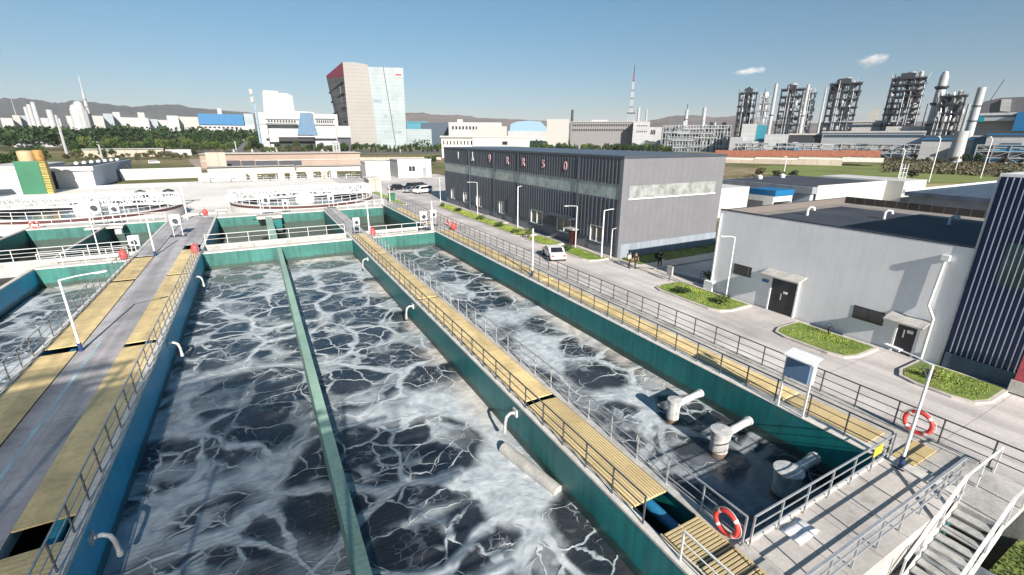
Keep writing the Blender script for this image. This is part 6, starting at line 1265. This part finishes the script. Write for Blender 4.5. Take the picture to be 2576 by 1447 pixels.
# vehicles along the road before the civic building
for i, (px, d) in enumerate(((700, 452), (722, 455), (815, 448), (375, 300), (1295, 455))):
    s = Site(px, d); car(tuple(s.loc), s.rz + (0 if i % 2 else math.pi), ['white van left of the civic building entrance', 'small white car beside the civic building entrance', 'white van right of the civic building entrance', 'white car by the cream greenhouse shed', 'white van on the road before the long grey office'][i], car_white, 'van' if i != 1 else 'sedan')
for i, (px, d, h) in enumerate(((837, 440, 9), (844, 441, 8), (851, 441, 9))):
    s = Site(px, d); t = s.thing('gate_post', ['left', 'middle', 'right'][i] + ' white gate post at the right of the civic building', 'post'); MB().lathe([(1.0, 0), (.8, h), (1.1, h + .3), (.1, h + .9)], 0, 0, 8).build('post', white_far, t)
s = Site(625, 320); 
for i, px in enumerate((583, 630)): s = Site(px, 322); t = s.thing('statue', ['left', 'right'][i] + ' pale statue beside the dark fin sculpture', 'statue'); MB().lathe([(1.2, 0), (1.0, 1.5), (.6, 2), (.9, 4), (.5, 5.2), (.55, 6), (.05, 6.6)], 0, 0, 10).build('figure', white_far, t, smooth=True)
for px, d, h, la in ((245, 330, 9, 'leaning pale lamp post before the long white shed'), (590, 420, 10, 'pale lamp post in the tree belt'), (1005, 455, 10, 'lamp post at the foot of the tower'), (158, 430, 26, 'tall leaning white pylon in front of the dark wood')):
    s = Site(px, d); t = s.thing('street_lamp', la, 'street lamp'); MB().tube([(0, 0, 0), (0, 0, h)], .22 + h*.02, 6).build('pole', white_far, t); MB().box(-.9, 0, -.2, .2, h, h + .2).build('lamp_head', white_far, t)

# ================================================================ unseen louvred screen added behind the viewpoint to half shade the near left
ob = thing('added_shade_screen', (-14, -3, GZ), 'added unseen louvred screen that half shades the near left', 'screen')
def toplimit(x):
    P_ = [(-36, 16.6), (-11.5, 16.2), (-5.4, 13.6), (3.3, 8.6), (4.2, 3.0)]
    for (a, b), (c, d) in zip(P_[:-1], P_[1:]):
        if a <= x <= c: return b + (d - b)*(x - a)/(c - a)
    return 3.0
sl = MB(); z = -1.9; rs_ = random.Random(4)
while z < 16.4:
    xr = 4.2
    while xr > -36 and toplimit(xr) < z: xr -= 0.1
    xr -= abs(rs_.gauss(0, 1.6)) if z > 2 else abs(rs_.gauss(0, 2.6))
    if xr > -35 and rs_.random() < min(1, .35 + (16.4 - z)/3): sl.box(-36, xr, -3.04, -2.98, z, z + 0.054)
    z += 0.11
sl.build('louvres', galv, ob)
for x in range(-36, 4, 5): MB().box(x, x + .1, -3.2, -3.05, GZ, toplimit(x)).build('post', galv, ob)

# ================================================================ clouds, haze
def cloud(px, py, d, sx, sz, label, seed):
    s = Site(px, d); z = s.p(px, py)[1]; m = bpy.data.materials.new('cloud_vapour'); m.use_nodes = True; n = m.node_tree.nodes; l = m.node_tree.links
    n.remove(n['Principled BSDF']); v = n.new('ShaderNodeVolumePrincipled'); v.inputs['Color'].default_value = (.97, .95, .95, 1); v.inputs['Anisotropy'].default_value = -.45
    tc = n.new('ShaderNodeTexCoord'); nz = nd(n, 'ShaderNodeTexNoise', Scale=.006*300/sx*1.6, Detail=4.0); l.new(tc.outputs['Object'], nz.inputs['Vector'])
    le = nd(n, 'ShaderNodeVectorMath', operation='LENGTH'); mp = n.new('ShaderNodeMapping'); mp.inputs['Scale'].default_value = (1/sx, 1/sx, 1/sz); l.new(tc.outputs['Object'], mp.inputs[0]); l.new(mp.outputs[0], le.inputs[0])
    a = nd(n, 'ShaderNodeMath', operation='MULTIPLY_ADD'); l.new(nz.outputs[0], a.inputs[0]); a.inputs[1].default_value = 1.7; a.inputs[2].default_value = -.35
    b = nd(n, 'ShaderNodeMath', operation='SUBTRACT'); l.new(a.outputs[0], b.inputs[0]); l.new(le.outputs['Value'], b.inputs[1])
    c = nd(n, 'ShaderNodeMath', operation='MULTIPLY'); c.use_clamp = True; l.new(b.outputs[0], c.inputs[0]); c.inputs[1].default_value = 2.0
    dn = nd(n, 'ShaderNodeMath', operation='MULTIPLY'); l.new(c.outputs[0], dn.inputs[0]); dn.inputs[1].default_value = 4.0/sx
    l.new(dn.outputs[0], v.inputs['Density']); l.new(v.outputs[0], n['Material Output'].inputs['Volume'])
    bm = bmesh.new(); bmesh.ops.create_icosphere(bm, subdivisions=3, radius=1); me = bpy.data.meshes.new('cloud'); 
    for q in bm.verts: q.co = Vector((q.co.x*sx, q.co.y*sx, q.co.z*sz))
    bm.to_mesh(me); bm.free(); me.materials.append(m); o = bpy.data.objects.new('cloud', me); col.objects.link(o); o.location = s.loc + Vector((0, 0, z)); o.rotation_euler = (0, 0, s.rz); return tag(o, label, 'cloud')
cloud(2148, 155, 9600, 330, 150, 'small round white cloud above the tallest refinery towers', 1)
cloud(1858, 181, 9600, 420, 90, 'thin flat wisp of white cloud left of the round one', 2)
HZ = True
if HZ:
    m = bpy.data.materials.new('thin_haze'); m.use_nodes = True; n = m.node_tree.nodes; l = m.node_tree.links; n.remove(n['Principled BSDF'])
    v = n.new('ShaderNodeVolumePrincipled'); v.inputs['Color'].default_value = (.80, .80, .92, 1); v.inputs['Density'].default_value = 5.0e-5; v.inputs['Anisotropy'].default_value = .0
    l.new(v.outputs[0], n['Material Output'].inputs['Volume'])
    hz = MB().box(-8600, 8600, -280, 9000, -7.2, 420); o = hz.build('haze', m, None, noorg=True); tag(o, 'thin pale haze hanging over the plain', kind='stuff')
bpy.context.view_layer.update()
